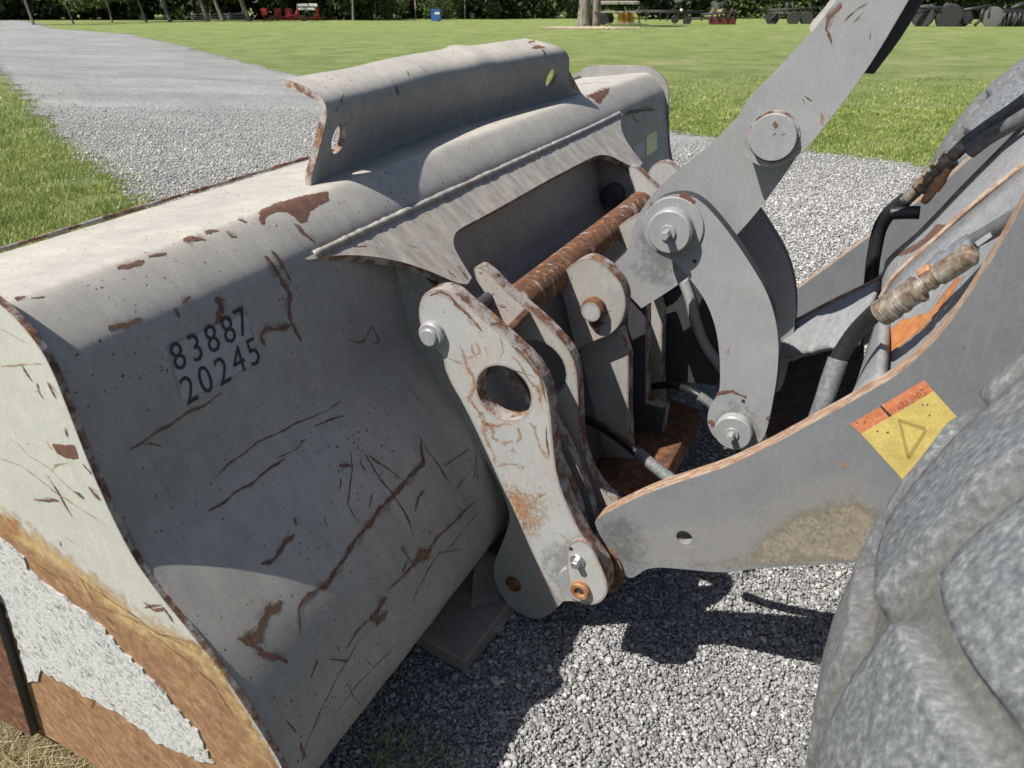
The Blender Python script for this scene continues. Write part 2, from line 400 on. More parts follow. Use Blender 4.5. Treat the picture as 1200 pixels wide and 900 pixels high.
def tube(name, pts, r, mat, parent=None, seg=12, n=10, rad=None, curve=True, origin=None):
    P = cr(pts, n) if curve else [Vector(p) for p in pts]
    V, Fc = [], []; prev = None
    for i, p in enumerate(P):
        t = (P[min(i+1, len(P)-1)]-P[max(i-1, 0)]).normalized()
        if prev is None: e1 = t.orthogonal().normalized()
        else: e1 = (prev-t*prev.dot(t)).normalized()
        prev = e1; e2 = t.cross(e1); rr = r*(rad(i/(len(P)-1), i) if rad else 1)
        for k in range(seg):
            a = 2*math.pi*k/seg; V.append(p+(e1*math.cos(a)+e2*math.sin(a))*rr)
    for i in range(len(P)-1):
        for k in range(seg):
            a, b = i*seg+k, i*seg+(k+1) % seg; Fc.append((a, b, b+seg, a+seg))
    Fc.append(tuple(range(seg))[::-1]); Fc.append(tuple((len(P)-1)*seg+k for k in range(seg)))
    return mk(name, V, Fc, mat, parent, True, origin=origin)
def boxv(c, s, rot=None):
    V = [Vector((sx*s[0]/2, sy*s[1]/2, sz*s[2]/2)) for sx in (-1, 1) for sy in (-1, 1) for sz in (-1, 1)]
    if rot is not None: V = [rot @ v for v in V]
    V = [v+Vector(c) for v in V]
    return V, [(0, 1, 3, 2), (4, 6, 7, 5), (0, 4, 5, 1), (2, 3, 7, 6), (0, 2, 6, 4), (1, 5, 7, 3)]
def box(name, c, s, mat, parent=None, rot=None, bevel=.003, origin=None):
    V, Fc = boxv(c, s, rot); return mk(name, V, Fc, mat, parent, bevel=bevel, origin=origin)
def bvh_of(*objs):
    V, Fc = [], []
    for o in objs:
        b = wloc(o); k = len(V)
        V += [v.co+b for v in o.data.vertices]; Fc += [tuple(i+k for i in p.vertices) for p in o.data.polygons]
    return BVHTree.FromPolygons(V, Fc)
def hit(bvh, u, v):
    d = ray(u, v).normalized(); p, n, i, t = bvh.ray_cast(C0, d)
    if p is None: return None
    if n.dot(d) > 0: n = -n
    return p, n
def stroke(bvh, pts, wpx, mat, parent, name='rust_scratch', lift=.0007, taper=True, peak=1.0):
    if mat == 'mk_rust' and wpx > 3.0: stroke(bvh, pts, wpx*1.9, 'mk_halo', parent, 'rust_halo', lift*.6)
    if mat == 'mk_rust': wpx *= .9
    P = []
    for i in range(len(pts)-1):
        a, b = pts[i], pts[i+1]; L = math.hypot(b[0]-a[0], b[1]-a[1]); k = max(1, int(L/3.5))
        for j in range(k): P.append((a[0]+(b[0]-a[0])*j/k, a[1]+(b[1]-a[1])*j/k))
    P.append(pts[-1]); H = [hit(bvh, *p) for p in P]; H = [h for h in H if h]
    if len(H) < 2: return None
    V, A, Fc = [], [], []; ph = random.random()*9
    for i, (p, n) in enumerate(H):
        t = (H[min(i+1, len(H)-1)][0]-H[max(i-1, 0)][0]).normalized(); s = n.cross(t).normalized()
        dist = (p-C0).length; wd = wpx*dist/FPX*.95
        f = i/(len(H)-1); tp = (min(1, f*5+.25)*min(1, (1-f)*5+.25)) if taper else 1
        wd *= tp*(.8+.45*math.sin(i*.9+ph)*math.sin(i*.37+ph*2)); q = p+n*lift+s*wd*.35*math.sin(i*.5+ph)
        V += [q-s*wd*1.1, q, q+s*wd*1.1]; A += [0, peak, 0]
        if i:
            k = 3*i; Fc += [(k-3, k-2, k+1, k), (k-2, k-1, k+2, k+1)]
    return mk(name, V, Fc, mat, parent, attr={'m': A})
def sdist(poly, x, y):
    ins = False; dm = 1e9; n = len(poly)
    for i in range(n):
        x1, y1 = poly[i]; x2, y2 = poly[(i+1) % n]
        if (y1 > y) != (y2 > y) and x < (x2-x1)*(y-y1)/(y2-y1)+x1: ins = not ins
        L = (x2-x1)**2+(y2-y1)**2; t = 0 if L == 0 else max(0, min(1, ((x-x1)*(x2-x1)+(y-y1)*(y2-y1))/L))
        dm = min(dm, math.hypot(x-x1-t*(x2-x1), y-y1-t*(y2-y1)))
    return dm if ins else -dm
def patch(bvh, poly, mat, parent, soft=6, step=3.0, name='rust_patch', lift=.0006, margin=5, maxd=.25, floor=None):
    xs = [p[0] for p in poly]; ys = [p[1] for p in poly]
    nx = int((max(xs)-min(xs)+2*margin)/step)+2; ny = int((max(ys)-min(ys)+2*margin)/step)+2
    idx, V, A = {}, [], []
    for j in range(ny):
        for i in range(nx):
            x = min(xs)-margin+i*step; y = min(ys)-margin+j*step; s = sdist(poly, x, y)
            if s < -margin-step: continue
            h = hit(bvh, x, y)
            if not h and floor:
                p = onX(x, y, floor[0])
                if p.z < floor[1]+.06: p.z = floor[1]; h = (p, Vector((-1, 0, 0)))
            if not h: continue
            idx[i, j] = len(V); V.append(h[0]+h[1]*lift); A.append(max(0, min(1, .5+s/(2*soft))) if s > -margin else 0)
    Fc = []
    for (i, j) in idx:
        q = [(i, j), (i+1, j), (i+1, j+1), (i, j+1)]
        if all(k in idx for k in q):
            ii = [idx[k] for k in q]
            if max((V[a]-V[b]).length for a in ii for b in ii) < maxd: Fc.append(tuple(ii))
    if not Fc: return None
    return mk(name, V, Fc, mat, parent, attr={'m': A})
from mathutils import noise as mnoise
def nz(p, s): return mnoise.noise(Vector(p)*s)
# ------------------------------------------------------------------ the bucket
XN, XFAR, XM = .573, 3.81, 2.19
bucket = empty('loader_bucket', (XM, 1.2, 0), 'scratched grey loader bucket with rust scars and stencilled numbers, held low over the gravel', 'bucket')
PROF = [(1.46, 1.138, 1), (1.30, 1.156), (1.125, 1.180), (1.100, 1.174), (1.042, 1.118), (1.024, 1.085), (1.004, .96), (.982, .84), (.972, .802), (.966, .789), (.948, .755), (.917, .714),
        (.873, .656), (.827, .59), (.788, .52), (.763, .45), (.746, .37), (.741, .29), (.757, .225), (.789, .155), (.84, .092), (.92, .045), (1.05, .026), (1.35, .024), (2.0, .022, 1)]
outer = chaikin(PROF, 2, False)
def offset(P, d):
    out = []
    for i, p in enumerate(P):
        a = P[max(i-1, 0)]; b = P[min(i+1, len(P)-1)]; t = Vector((b[0]-a[0], b[1]-a[1])).normalized()
        out.append((p[0]-t.y*d*-1*-1 if False else p[0]+(-t.y)*d, p[1]+t.x*d))
    return out
inner = offset(outer, .018)
if inner[len(inner)//2][0] < outer[len(outer)//2][0]: inner = offset(outer, -.018)
x0, x1 = XN+.011, XFAR-.011; NXS = 110
loop = outer+inner[::-1]; V, Fc, mi = [], [], []
for i in range(NXS+1):
    x = x0+(x1-x0)*i/NXS
    for k, (y, z) in enumerate(loop):
        d = 0
        if k < len(outer) and .05 < z < 1.17:
            d = .0045*nz((x, y*1.3, z), 2.6)+.002*nz((x, y, z), 9)
        V.append((x, y+d, z+d*.4))
L = len(loop)
for i in range(NXS):
    for k in range(L):
        a, b = i*L+k, i*L+(k+1) % L; Fc.append((a, b, b+L, a+L)); mi.append(1 if k in (len(outer)-1, L-1) else 0)
Fc.append(tuple(range(L))); Fc.append(tuple(NXS*L+k for k in range(L))[::-1]); mi += [1, 1]
shell = mk('shell', V, Fc, ['paint_back', 'edge'], bucket, True, midx=mi)
_bm = bmesh.new(); _bm.from_mesh(shell.data); bmesh.ops.recalc_face_normals(_bm, faces=_bm.faces)
for e in _bm.edges:
    if len(e.link_faces) == 2 and e.calc_face_angle(0) > math.radians(50): e.smooth = False
_bm.to_mesh(shell.data); _bm.free()
SIDE = [(1.535, 1.131, 1), (1.465, 1.165, 1), (1.44, 1.196), (1.13, 1.212), (1.075, 1.19), (1.035, 1.158), (1.008, 1.115), (1.0, 1.039), (.990, .919), (.963, .790),
        (.925, .719), (.858, .640), (.802, .560), (.757, .475), (.718, .392), (.705, .31), (.715, .22), (.745, .13), (.80, .06), (.88, .02), (1.1, .012, 1), (2.02, .012, 1), (2.05, .25), (1.62, 1.0, 1)]
tube('lip_edge', [(XN+.012, 1.463, 1.143), (1.4, 1.463, 1.144), (2.3, 1.463, 1.143), (3.0, 1.463, 1.144), (XFAR-.012, 1.463, 1.143)], .0045, 'edge', bucket, 8, 30, rad=lambda f, i: .75+.5*random.random())
side_n = plate('side_plate', SIDE, XN, .0125, bucket, ('paint_side', 'edge'), yz=True, bevel=.002)
side_f = plate('side_plate', SIDE, XFAR-.0125, .0125, bucket, ('paint_back', 'edge'), yz=True, bevel=.002)
# bolted side cutter on the near plate (its rear edge is the dark step) and the cutting edge
q = [onX(*p, XN) for p in ((-2, 688), (47, 856))]
plate('side_cutter', [(q[0].y, q[0].z, 1), (q[1].y, max(.0, q[1].z), 1), (2.10, .0, 1), (2.12, .22, 1), (1.82, .62, 1)], XN-.021, .0205, bucket, ('rust_edge', 'cast_dark'), yz=True, bevel=.003, it=0)
box('cutting_edge', (XM, 2.06, .022), (XFAR-XN-.06, .30, .03), 'steel', bucket)
# spill guard
GS = [(0, -.008), (.0, .02), (-.012, .05), (-.025, .09), (-.038, .13), (-.042, .155), (-.036, .175), (-.014, .192), (.015, .203), (.045, .212), (.072, .217)]
def gbase(x):
    t = abs((x-2.16)/.84); return 1.160+.150*(1-max(0, min(1, math.sqrt(t*t+.03))))
def gL(h): return 1.35+.055*min(1, h/.2)**.9
def gR(h):
    pts = [(0, 3.04), (.012, 2.985), (.03, 2.93), (.06, 2.895), (.1, 2.87), (.15, 2.845), (.18, 2.82), (.205, 2.77), (.23, 2.70)]
    return float(np.interp(h, [p[0] for p in pts], [p[1] for p in pts]))
GS2 = chaikin([(a, b) for a, b in GS], 1, False); NG = 90; V = []; Fc = []
th = .017; loopn = len(GS2)
gt = []
for i, (a, b) in enumerate(GS2):
    p, q_ = GS2[max(i-1, 0)], GS2[min(i+1, len(GS2)-1)]; t = Vector((q_[0]-p[0], q_[1]-p[1])).normalized(); gt.append((a+t.y*th, b-t.x*th))
sec = GS2+gt[::-1]; sh = [b for a, b in GS2]+[b for a, b in GS2][::-1]
for i in range(NG+1):
    for (a, b), h in zip(sec, sh):
        h = max(0, h); x = gL(h)+(gR(h)-gL(h))*i/NG
        up = .008*math.exp(-((x-2.33)/.05)**2)*(h/.2)**3 - .003*math.exp(-((x-1.7)/.15)**2)*(h/.2)**3
        V.append((x, gbase(x)+a+.0018*nz((x, h, 1), 5), 1.1775-.069*max(0, gbase(x)-1.13)+b+up+.0012*nz((x*3, h, 4), 3)*(h/.2)))
L = len(sec)
for i in range(NG):
    for k in range(L):
        a, b = i*L+k, i*L+(k+1) % L; Fc.append((a, b, b+L, a+L))
Fc.append(tuple(range(L))[::-1]); Fc.append(tuple(NG*L+k for k in range(L)))
mi = [1 if (k % L) in (loopn-1,) else 0 for k in range(NG*L)]+[1, 1]
guard = mk('spill_guard', V, Fc, ['paint_back', 'edge'], bucket, True, midx=mi)
def apply_boolean(o, cutters):
    bm = bmesh.new(); bm.from_mesh(o.data); bmesh.ops.recalc_face_normals(bm, faces=bm.faces); bm.to_mesh(o.data); bm.free()
    for c in cutters:
        m_ = o.modifiers.new('b', 'BOOLEAN'); m_.operation = 'DIFFERENCE'; m_.object = c; m_.solver = 'EXACT'
    bpy.context.view_layer.update(); dg = bpy.context.evaluated_depsgraph_get()
    me = bpy.data.meshes.new_from_object(o.evaluated_get(dg)); o.modifiers.clear(); o.data = me
    for c in cutters: bpy.data.objects.remove(c)
gh = onP(396, 163, (0, 1.162, 0), Vector((0, 1, 0))); gh2 = onP(648, 91, (0, gbase(2.75)-.03, 0), Vector((0, 1, 0)))
cut = [lathe('cutter', (p.x, p.y-.2, p.z), (0, 1, 0), [(.034, 0), (.034, .4)], 'edge', None, 28, False) for p in (gh, gh2)]
apply_boolean(guard, cut); sharp_by_angle(guard.data, 40)
# sloping torsion beam under the top bend with its cut-out and two lobes
BA = Vector((0, 1.045, 1.103)); BD = Vector((0, -.197, -.163)).normalized(); BN = Vector((0, BD.z, -BD.y)); BN = BN if BN.z < 0 else -BN
def onB(u, v):
    p = onP(u, v, BA, BN); return (p.x, (p-BA).dot(BD))
bpx = [(357, 302, 1), (362, 297), (455, 254), (575, 200), (639, 171), (690, 148), (727, 130), (731, 133), (727, 141), (728, 153), (738, 172), (753, 191, 1), (748, 197, 1), (742, 196),
       (728, 189), (715, 182), (702, 181), (690, 186), (640, 212), (600, 235), (560, 257), (540, 267), (532, 275), (531, 287), (537, 300), (553, 325, 1), (548, 333, 1),
       (536, 332), (512, 321), (480, 309), (445, 301), (405, 298), (375, 302), (360, 305)]
bl = chaikin([onB(p[0], p[1])+((1,) if len(p) > 2 else ()) for p in bpx], 2)
beam = prism('torsion_beam', bl, [], lambda a, b: Vector((a, 0, 0))+BA+BD*b, lambda a, b: Vector((a, 0, 0))+BA+BD*b+BN*.022, ('paint_beam', 'edge'), bucket, .003)
wp = [onB(u, v) for u, v in ((366, 296), (455, 255), (575, 201), (639, 172), (690, 149), (725, 132))]
tube('weld_bead', [Vector((a, 0, 0))+BA+BD*(b+.006)-BN*.001 for a, b in wp], .0095, 'paint_beam', bucket, 8, 34, rad=lambda f, i: .85+.3*random.random())
# mounting ears that reach from shell to coupler
_e = [onX(*p, 1.435) for p in ((598, 560), (600, 600), (592, 628), (580, 655), (577, 672), (588, 702), (612, 722), (632, 727), (650, 716), (662, 700), (668, 640), (640, 560))]
EAR = [(1.03, 1.03, 1), (1.03, .9, 1), (1.0, .62, 1), (.84, .56), (.775, .50)]+[(p.y, p.z) for p in _e[1:9]]+[(.52, .13), (.47, .24), (.485, .36), (.55, .52), (.66, .70), (.78, .82), (.865, .915), (1.0, 1.025, 1)]
EARI = [(y-.005, z) + tuple(r) for y, z, *r in EAR]
for X in (1.435, 1.50, 2.84, 2.90):
    plate('mounting_ear', EAR, X, .03, bucket, ('paint_back', 'edge'), yz=True)
_p = onX(602, 684, 1.435); lathe('ear_pin', (1.436, _p.y, _p.z), (-1, 0, 0), [(.024, 0), (.024, .006), (.018, .012), (0.00001, .012)], 'rust_edge', bucket, 24)
_p = onX(717, 229, 2.80); disc('ear_boss', 2.84, .05, _p.y, _p.z, .042, 'cast_dark', bucket)
# heel wear pads beneath
def onZ(u, v, z): return onP(u, v, (0, 0, z), Vector((0, 0, 1)))
for dx in (0, 1.05):
    A, B, Cc = onZ(478, 752, -.055), onZ(545, 791, -.055), onZ(604, 719, -.055)
    D = A+(Cc-B)+Vector((.25, .2, 0)); U_ = Vector((0, 0, .05)); O = Vector((dx, 0, 0))
    V_ = [p+O for p in (A, B, Cc, D, A+U_, B+U_, Cc+U_*1.3, D+U_*1.3)]
    mk('heel_pad', V_, [(3, 2, 1, 0), (4, 5, 6, 7), (0, 1, 5, 4), (1, 2, 6, 5), (2, 3, 7, 6), (3, 0, 4, 7)], 'heel', bucket, bevel=.006)
    tp = onX(566, 656, 1.52); ra = onZ(548, 742, -.02); rb = onZ(588, 742, -.02); rc_ = onZ(600, 712, -.02)
    V_ = [p+O for p in (ra, rb, rc_, tp+Vector((0, .03, 0)), tp+Vector((.04, -.02, -.01)), tp+Vector((.06, .06, 0)))]
    mk('heel_rib', V_, [(0, 1, 4, 3), (1, 2, 5, 4), (3, 4, 5), (2, 1, 0), (0, 3, 5, 2)], 'heel', bucket, bevel=.005)
SB = bvh_of(shell); GB = bvh_of(guard); NB_ = bvh_of(side_n); BB = bvh_of(beam)
# stencilled numbers: pale worn ground, black digits
def quad_patch(bvh, q4, mat, parent, name, n=10, lift=.0009, amask=False):
    V, Fc, A = [], [], []
    for j in range(n+1):
        for i in range(n+1):
            s, t = i/n, j/n
            x = (q4[0][0]*(1-s)+q4[1][0]*s)*(1-t)+(q4[3][0]*(1-s)+q4[2][0]*s)*t; y = (q4[0][1]*(1-s)+q4[1][1]*s)*(1-t)+(q4[3][1]*(1-s)+q4[2][1]*s)*t
            h = hit(bvh, x, y); V.append(h[0]+h[1]*lift); A.append(1.0 if 0 < i < n and 0 < j < n else .45)
    for j in range(n):
        for i in range(n): k = j*(n+1)+i; Fc.append((k, k+1, k+n+2, k+n+1))
    return mk(name, V, Fc, mat, parent, attr={'m': A})
M['mk_label'] = mark('worn_pale_stencil_ground', ((.26, .27, .28), (.31, .32, .33), (.36, .37, .38)), amp=.62, sc=45, soft=.35)
plab = quad_patch(SB, [(192, 405), (291, 362), (307, 424), (211, 475)], 'mk_label', bucket, 'number_stencil', 14)
plab['label'] = 'stencilled number 83887 over 20245'
def digits(txt, centres, hpx, tilt):
    for ch, (u, v) in zip(txt, centres):
        cu = bpy.data.curves.new('t', 'FONT'); cu.body = ch; cu.size = 1; cu.align_x = 'CENTER'; cu.align_y = 'CENTER'; cu.offset = 0
        o = bpy.data.objects.new('t', cu); COL.objects.link(o); bpy.context.view_layer.update()
        me = bpy.data.meshes.new_from_object(o.evaluated_get(bpy.context.evaluated_depsgraph_get()))
        bpy.data.objects.remove(o)
        co = [v_.co.copy() for v_ in me.vertices]; fs = [tuple(p.vertices) for p in me.polygons]
        xs = [c.x for c in co]; ys = [c.y for c in co]; cx, cy = (max(xs)+min(xs))/2, (max(ys)+min(ys))/2; hh = max(ys)-min(ys)
        p, n = hit(SB, u, v); ex = Vector((1, 0, 0)); ey = (Vector((0, 0, 1))-n*n.z).normalized()
        H = hpx*(p-C0).length/FPX*1.0
        vv = [p+n*.0016+(ex*((c.x-cx)*.84)+ey*(c.y-cy))*H/hh for c in co]
        mk('digit', vv, fs, 'dark', plab)
digits('83887', [(208, 417), (228.5, 407), (248, 396.5), (267, 386), (283, 377)], 31, 0)
digits('20245', [(220.5, 456), (240, 444.5), (260, 434), (278.5, 421.5), (296, 412)], 31, 0)
# scars on the shell (traced one by one)
R_ = 'mk_rust'
for pts, wd in (
    ([(493, 513), (495, 542), (477, 563), (460, 580), (427, 620), (407, 647), (387, 680), (360, 700), (350, 713), (352, 742)], 6.5),
    ([(427, 532), (447, 563), (473, 597), (485, 628)], 3), ([(430, 533), (452, 547), (470, 562)], 3), ([(410, 527), (413, 550), (407, 590), (420, 613)], 2),
    ([(397, 547), (413, 546)], 4), ([(328, 703), (310, 728), (288, 757)], 12), ([(278, 748), (305, 762), (337, 777)], 9), ([(333, 537), (300, 562), (262, 588), (243, 600)], 4),
    ([(345, 625), (323, 653), (305, 662)], 6), ([(344, 606), (348, 615)], 7), ([(557, 587), (535, 608), (513, 630), (500, 647), (477, 670), (453, 693)], 3.5), ([(505, 640), (483, 665)], 15),
    ([(453, 700), (433, 727)], 11), ([(453, 715), (441, 735)], 9), ([(433, 725), (417, 742), (404, 762)], 3), ([(540, 643), (515, 648), (500, 670), (483, 706)], 2),
    ([(550, 525), (534, 537), (520, 547)], 2), ([(497, 523), (517, 550), (528, 567)], 2.4), ([(248, 563), (270, 543), (300, 520), (340, 500), (373, 485), (386, 480)], 3),
    ([(386, 480), (400, 470)], 2), ([(367, 500), (385, 492), (404, 487)], 2.5), ([(260, 460), (240, 474), (215, 487), (190, 503), (160, 522), (151, 528)], 3.4), ([(172, 520), (190, 523)], 2.5),
    ([(309, 300), (325, 318), (337, 342), (341, 376), (342, 382)], 8), ([(317, 294), (330, 308), (341, 330)], 5), ([(341, 379), (325, 385), (312, 386), (306, 394), (311, 405)], 7), ([(342, 380), (348, 390), (354, 399)], 4),
    ([(407, 397), (418, 402), (427, 399), (435, 382), (444, 400), (434, 405)], 2.6), ([(344, 262), (356, 272), (369, 284)], 7), ([(138, 316), (152, 310), (168, 305)], 7), ([(175, 302), (194, 296)], 4),
    ([(215, 283), (228, 281), (241, 281)], 9), ([(242, 275), (256, 270)], 7), ([(265, 271), (271, 276), (277, 277)], 9), ([(278, 258), (289, 260)], 6), ([(128, 388), (145, 381), (165, 372)], 8),
    ([(215, 357), (223, 347)], 4), ([(250, 352), (257, 357), (259, 366), (256, 372)], 9), ([(252, 349), (263, 350)], 7), ([(258, 366), (256, 378), (262, 386)], 8), ([(262, 379), (275, 384), (272, 392)], 13),
    ([(204, 361), (211, 372)], 5), ([(320, 322), (323, 324)], 7), ([(399, 560), (398, 575)], 2), ([(557, 527), (560, 565)], 2), ([(555, 545), (557, 560)], 2.5),
    ([(20, 353), (29, 347)], 6), ([(36, 350), (52, 347)], 3), ([(730, 135), (740, 131), (750, 129), (768, 128)], 3.5), ([(740, 134), (743, 139), (750, 143)], 3), ([(676, 98), (700, 97), (716, 96)], 3),
    ([(437, 575), (433, 596)], 2), ([(445, 590), (436, 610)], 2), ([(470, 640), (482, 660)], 4), ([(477, 655), (472, 672)], 3), ([(356, 520), (345, 528), (325, 536)], 1.6),
    ([(497, 573), (490, 583), (487, 600)], 3.5), ([(560, 600), (520, 650)], 1.6), ([(423, 746), (392, 800), (377, 830), (360, 870), (352, 898)], 1.8), ([(470, 750), (420, 800), (395, 835)], 1.5),
    ([(365, 795), (372, 772)], 3), ([(352, 870), (358, 888)], 6), ([(335, 845), (348, 860)], 3), ([(520, 405), (523, 400)], 3), ([(386, 772), (408, 774)], 3)):
    stroke(SB, pts, wd, R_, bucket)
for k in range(12):      # finer random scratches on the lower roll, as dense as in the photograph
    u = RNG.uniform(240, 540); v = RNG.uniform(520, 800)
    if u > 1130-v*.9: continue
    a = RNG.choice([-1.05, -.85, .9, 1.3])+RNG.normal(0, .15); Ls = RNG.uniform(6, 34)
    stroke(SB, [(u, v), (u+math.cos(a)*Ls*.5+RNG.normal(0, 1.5), v+math.sin(a)*Ls*.5), (u+math.cos(a)*Ls, v+math.sin(a)*Ls)], RNG.uniform(1.2, 2.4), R_, bucket, 'fine_scratch')
patch(SB, [(303, 248), (322, 238), (350, 230), (365, 227), (385, 224), (386, 236), (374, 240), (364, 248), (360, 259), (352, 262), (345, 254), (336, 249), (322, 249), (312, 254), (309, 267), (304, 260)], 'mk_brown', bucket, 3, 2.0)
patch(SB, [(684, 113), (706, 103), (716, 101), (712, 110), (703, 122), (694, 116)], 'mk_brown', bucket, 3, 2.0)
for pts, wd in (([(620, 51), (630, 46)], 4), ([(624, 57), (638, 55)], 6), ([(634, 57), (641, 66)], 5), ([(640, 66), (642, 71)], 3), ([(403, 110), (399, 122)], 3), ([(396, 125), (393, 131)], 6), ([(462, 101), (468, 110)], 6), ([(476, 82), (480, 90)], 3),
                ([(396, 145), (405, 147), (404, 142)], 3), ([(407, 92), (415, 97)], 2), ([(490, 77), (501, 84)], 2)):
    stroke(GB, pts, wd, R_, bucket)
for pts, wd in (([(478, 287), (490, 291)], 3), ([(387, 297), (400, 291)], 3), ([(535, 311), (545, 322), (549, 328)], 10), ([(524, 316), (536, 327)], 7), ([(415, 290), (430, 288)], 3), ([(740, 178), (748, 187)], 6), ([(570, 205), (575, 203)], 4)):
    stroke(BB, pts, wd*.45, 'mk_rust', bucket)
0 and patch(BB, [(370, 300), (410, 280), (440, 275), (470, 285), (500, 298), (470, 300), (430, 296), (390, 297)], 'mk_rust_o', bucket, 30, 4)
# near side plate: rust band, scraped white skin, scratches
patch(NB_, [(-8, 596), (10, 606), (30, 622), (47, 645), (75, 664), (103, 679), (124, 692), (146, 720), (174, 732), (199, 744), (230, 750), (262, 790), (300, 850), (334, 903), (334, 930), (150, 930), (40, 885), (20, 860), (-8, 700)], 'mk_area', bucket, 9, 4.5, margin=12, floor=(XN, .0135))
patch(NB_, [(-6, 592), (20, 598), (50, 625), (80, 645), (110, 668), (140, 695), (160, 712), (210, 735), (262, 775), (320, 880), (300, 890), (250, 800), (215, 775), (150, 745), (90, 690), (30, 650), (-6, 625)], 'mk_gold', bucket, 16, 4, lift=.0011, margin=12)
for pts, wd in (([(38, 655), (60, 672), (95, 685)], 1.6), ([(80, 665), (110, 690), (145, 712), (185, 742), (225, 752)], 2), ([(100, 705), (150, 722), (200, 748), (235, 765)], 1.6), ([(95, 678), (108, 700), (112, 712)], 1.6), ([(175, 740), (215, 770), (250, 800), (275, 840)], 2.2)): stroke(NB_, pts, wd, 'mk_rust', bucket, lift=.0015)
wv = [(0, 629), (19, 642), (40, 671), (72, 695), (98, 714), (124, 738), (146, 763), (168, 785), (186, 803), (199, 819), (213, 834), (224, 844), (238, 868), (252, 894), (233, 888), (210, 880), (187, 869), (165, 850), (145, 838), (124, 827), (93, 810), (70, 795), (50, 785), (47, 799), (34, 797), (26, 770), (19, 744), (6, 708), (-6, 690), (-6, 625)]
def jag(poly, a=2.2):
    out = []
    for i, p in enumerate(poly):
        q_ = poly[(i+1) % len(poly)]; n = max(1, int(math.hypot(q_[0]-p[0], q_[1]-p[1])/6))
        for k in range(n): out.append((p[0]+(q_[0]-p[0])*k/n+random.uniform(-a, a), p[1]+(q_[1]-p[1])*k/n+random.uniform(-a, a)))
    return out
wl = [(onX(u, v, XN).y, onX(u, v, XN).z) for u, v in jag(wv)]
prism('weld_overlay', wl, [], lambda a, b: Vector((XN-.004, a, b)), lambda a, b: Vector((XN-.0002, a, b)), ('weld_white', 'weld_white'), bucket, .0)
for pts, wd in (([(12, 514), (22, 520), (32, 532), (60, 550), (85, 575), (97, 580)], 2), ([(0, 537), (25, 545), (70, 580), (125, 615)], 2), ([(55, 555), (70, 580), (86, 607)], 2.4), ([(40, 585), (69, 586)], 4), ([(0, 429), (25, 426), (49, 426)], 2),
                ([(44, 448), (46, 460), (51, 467)], 3), ([(56, 447), (61, 457), (66, 466)], 3.5), ([(51, 446), (62, 452), (68, 462)], 2), ([(76, 500), (80, 512)], 3), ([(97, 543), (108, 556)], 3), ([(60, 553), (66, 544), (78, 541)], 2), ([(87, 576), (98, 582)], 6),
                ([(53, 515), (62, 527)], 2), ([(25, 427), (38, 446)], 2.5), ([(168, 705), (180, 714), (192, 712), (204, 730)], 4), ([(170, 712), (190, 708)], 3), ([(75, 628), (95, 640)], 2), ([(104, 570), (118, 585)], 8), ([(70, 632), (72, 640)], 3),
                ([(108, 830), (112, 820)], 3), ([(55, 768), (62, 779)], 8), ([(0, 385), (30, 400)], 1.5)):
    stroke(NB_, pts, wd, R_ if wd > 2.2 else 'mk_rust_o', bucket, lift=.0012)
patch(NB_, jag([(60, 519), (75, 521), (87, 522), (93, 537), (77, 537), (68, 531)], 1), 'mk_brown', bucket, 2, 1.8)
patch(NB_, [(0, 612), (14, 602), (28, 612), (24, 630), (0, 630)], 'mk_rust_o', bucket, 12, 3, lift=.0013)
# part-number plates on the far back wall
for q4, mm in (([(742, 171), (756, 162), (755, 184), (743, 190)], 'stencil_bg'), ([(757, 160), (769, 153), (770, 175), (757, 183)], 'zinc')):
    quad_patch(SB, q4, mm, bucket, 'data_plate', 3, .002)
# ------------------------------------------------------------------ the loader: coupler, lift arms, linkage, tyres
loader = empty('wheel_loader', (XM, -.3, 0), 'grey wheel loader front end with lift arms, tilt linkage, hoses and worn tyres', 'loader')
PY, PZ = onX(590, 461, 1.30).y, onX(590, 461, 1.30).z        # window of the coupler plate
XO, XI = 1.30, 1.56
OUT = [(492, 352), (500, 341), (515, 337), (529, 341), (546, 356), (575, 380), (600, 403), (624, 425), (639, 450), (645, 480), (648, 520), (653, 560), (667, 598), (685, 633), (700, 652), (711, 668), (714, 690), (704, 706), (690, 711), (676, 705), (654, 705, 1), (640, 682), (622, 645), (603, 600), (589, 573), (565, 520), (545, 478), (523, 440), (518, 415), (502, 405), (494, 388), (490, 368)]
def yz(pts, X): return [(onX(p[0], p[1], X).y, onX(p[0], p[1], X).z) for p in pts]
OY = [(onX(p[0], p[1], XO).y, onX(p[0], p[1], XO).z)+((1,) if len(p) > 2 else ()) for p in OUT]
IN = [(553, 316), (560, 311), (573, 319), (595, 343), (622, 364), (645, 385), (665, 407), (676, 430), (678, 470), (680, 520), (690, 550), (705, 575), (728, 592), (738, 625), (720, 655), (690, 655), (650, 640), (620, 580), (600, 500), (590, 420), (582, 392), (572, 360)]
IY = yz(IN, XI)
hole = circ(PY, PZ, .0665, 48)
cp = empty('quick_coupler', (XO, PY, PZ), parent=loader)
o_n = plate('cheek_plate', OY, XO, .042, cp, holes=[hole], yz=True, bevel=.004, it=1)
i_n = plate('cheek_plate', IY, XI, .038, cp, ('paint_cast_old', 'edge'), holes=[circ(onX(629, 433, XI).y, onX(629, 433, XI).z, .080, 44)], yz=True, bevel=.004, it=1)
i_f = plate('cheek_plate', IY, 2*XM-XI-.038, .038, cp, holes=[circ(PY, PZ, .06, 40)], yz=True, bevel=.004, it=1)
o_f = plate('cheek_plate', [(p[0]+.0, p[1]-.07)+tuple(p[2:]) for p in OY], 2*XM-XO-.042, .042, cp, holes=[hole], yz=True, bevel=.004, it=1)
TY, TZ, TR = .806, .820, .051
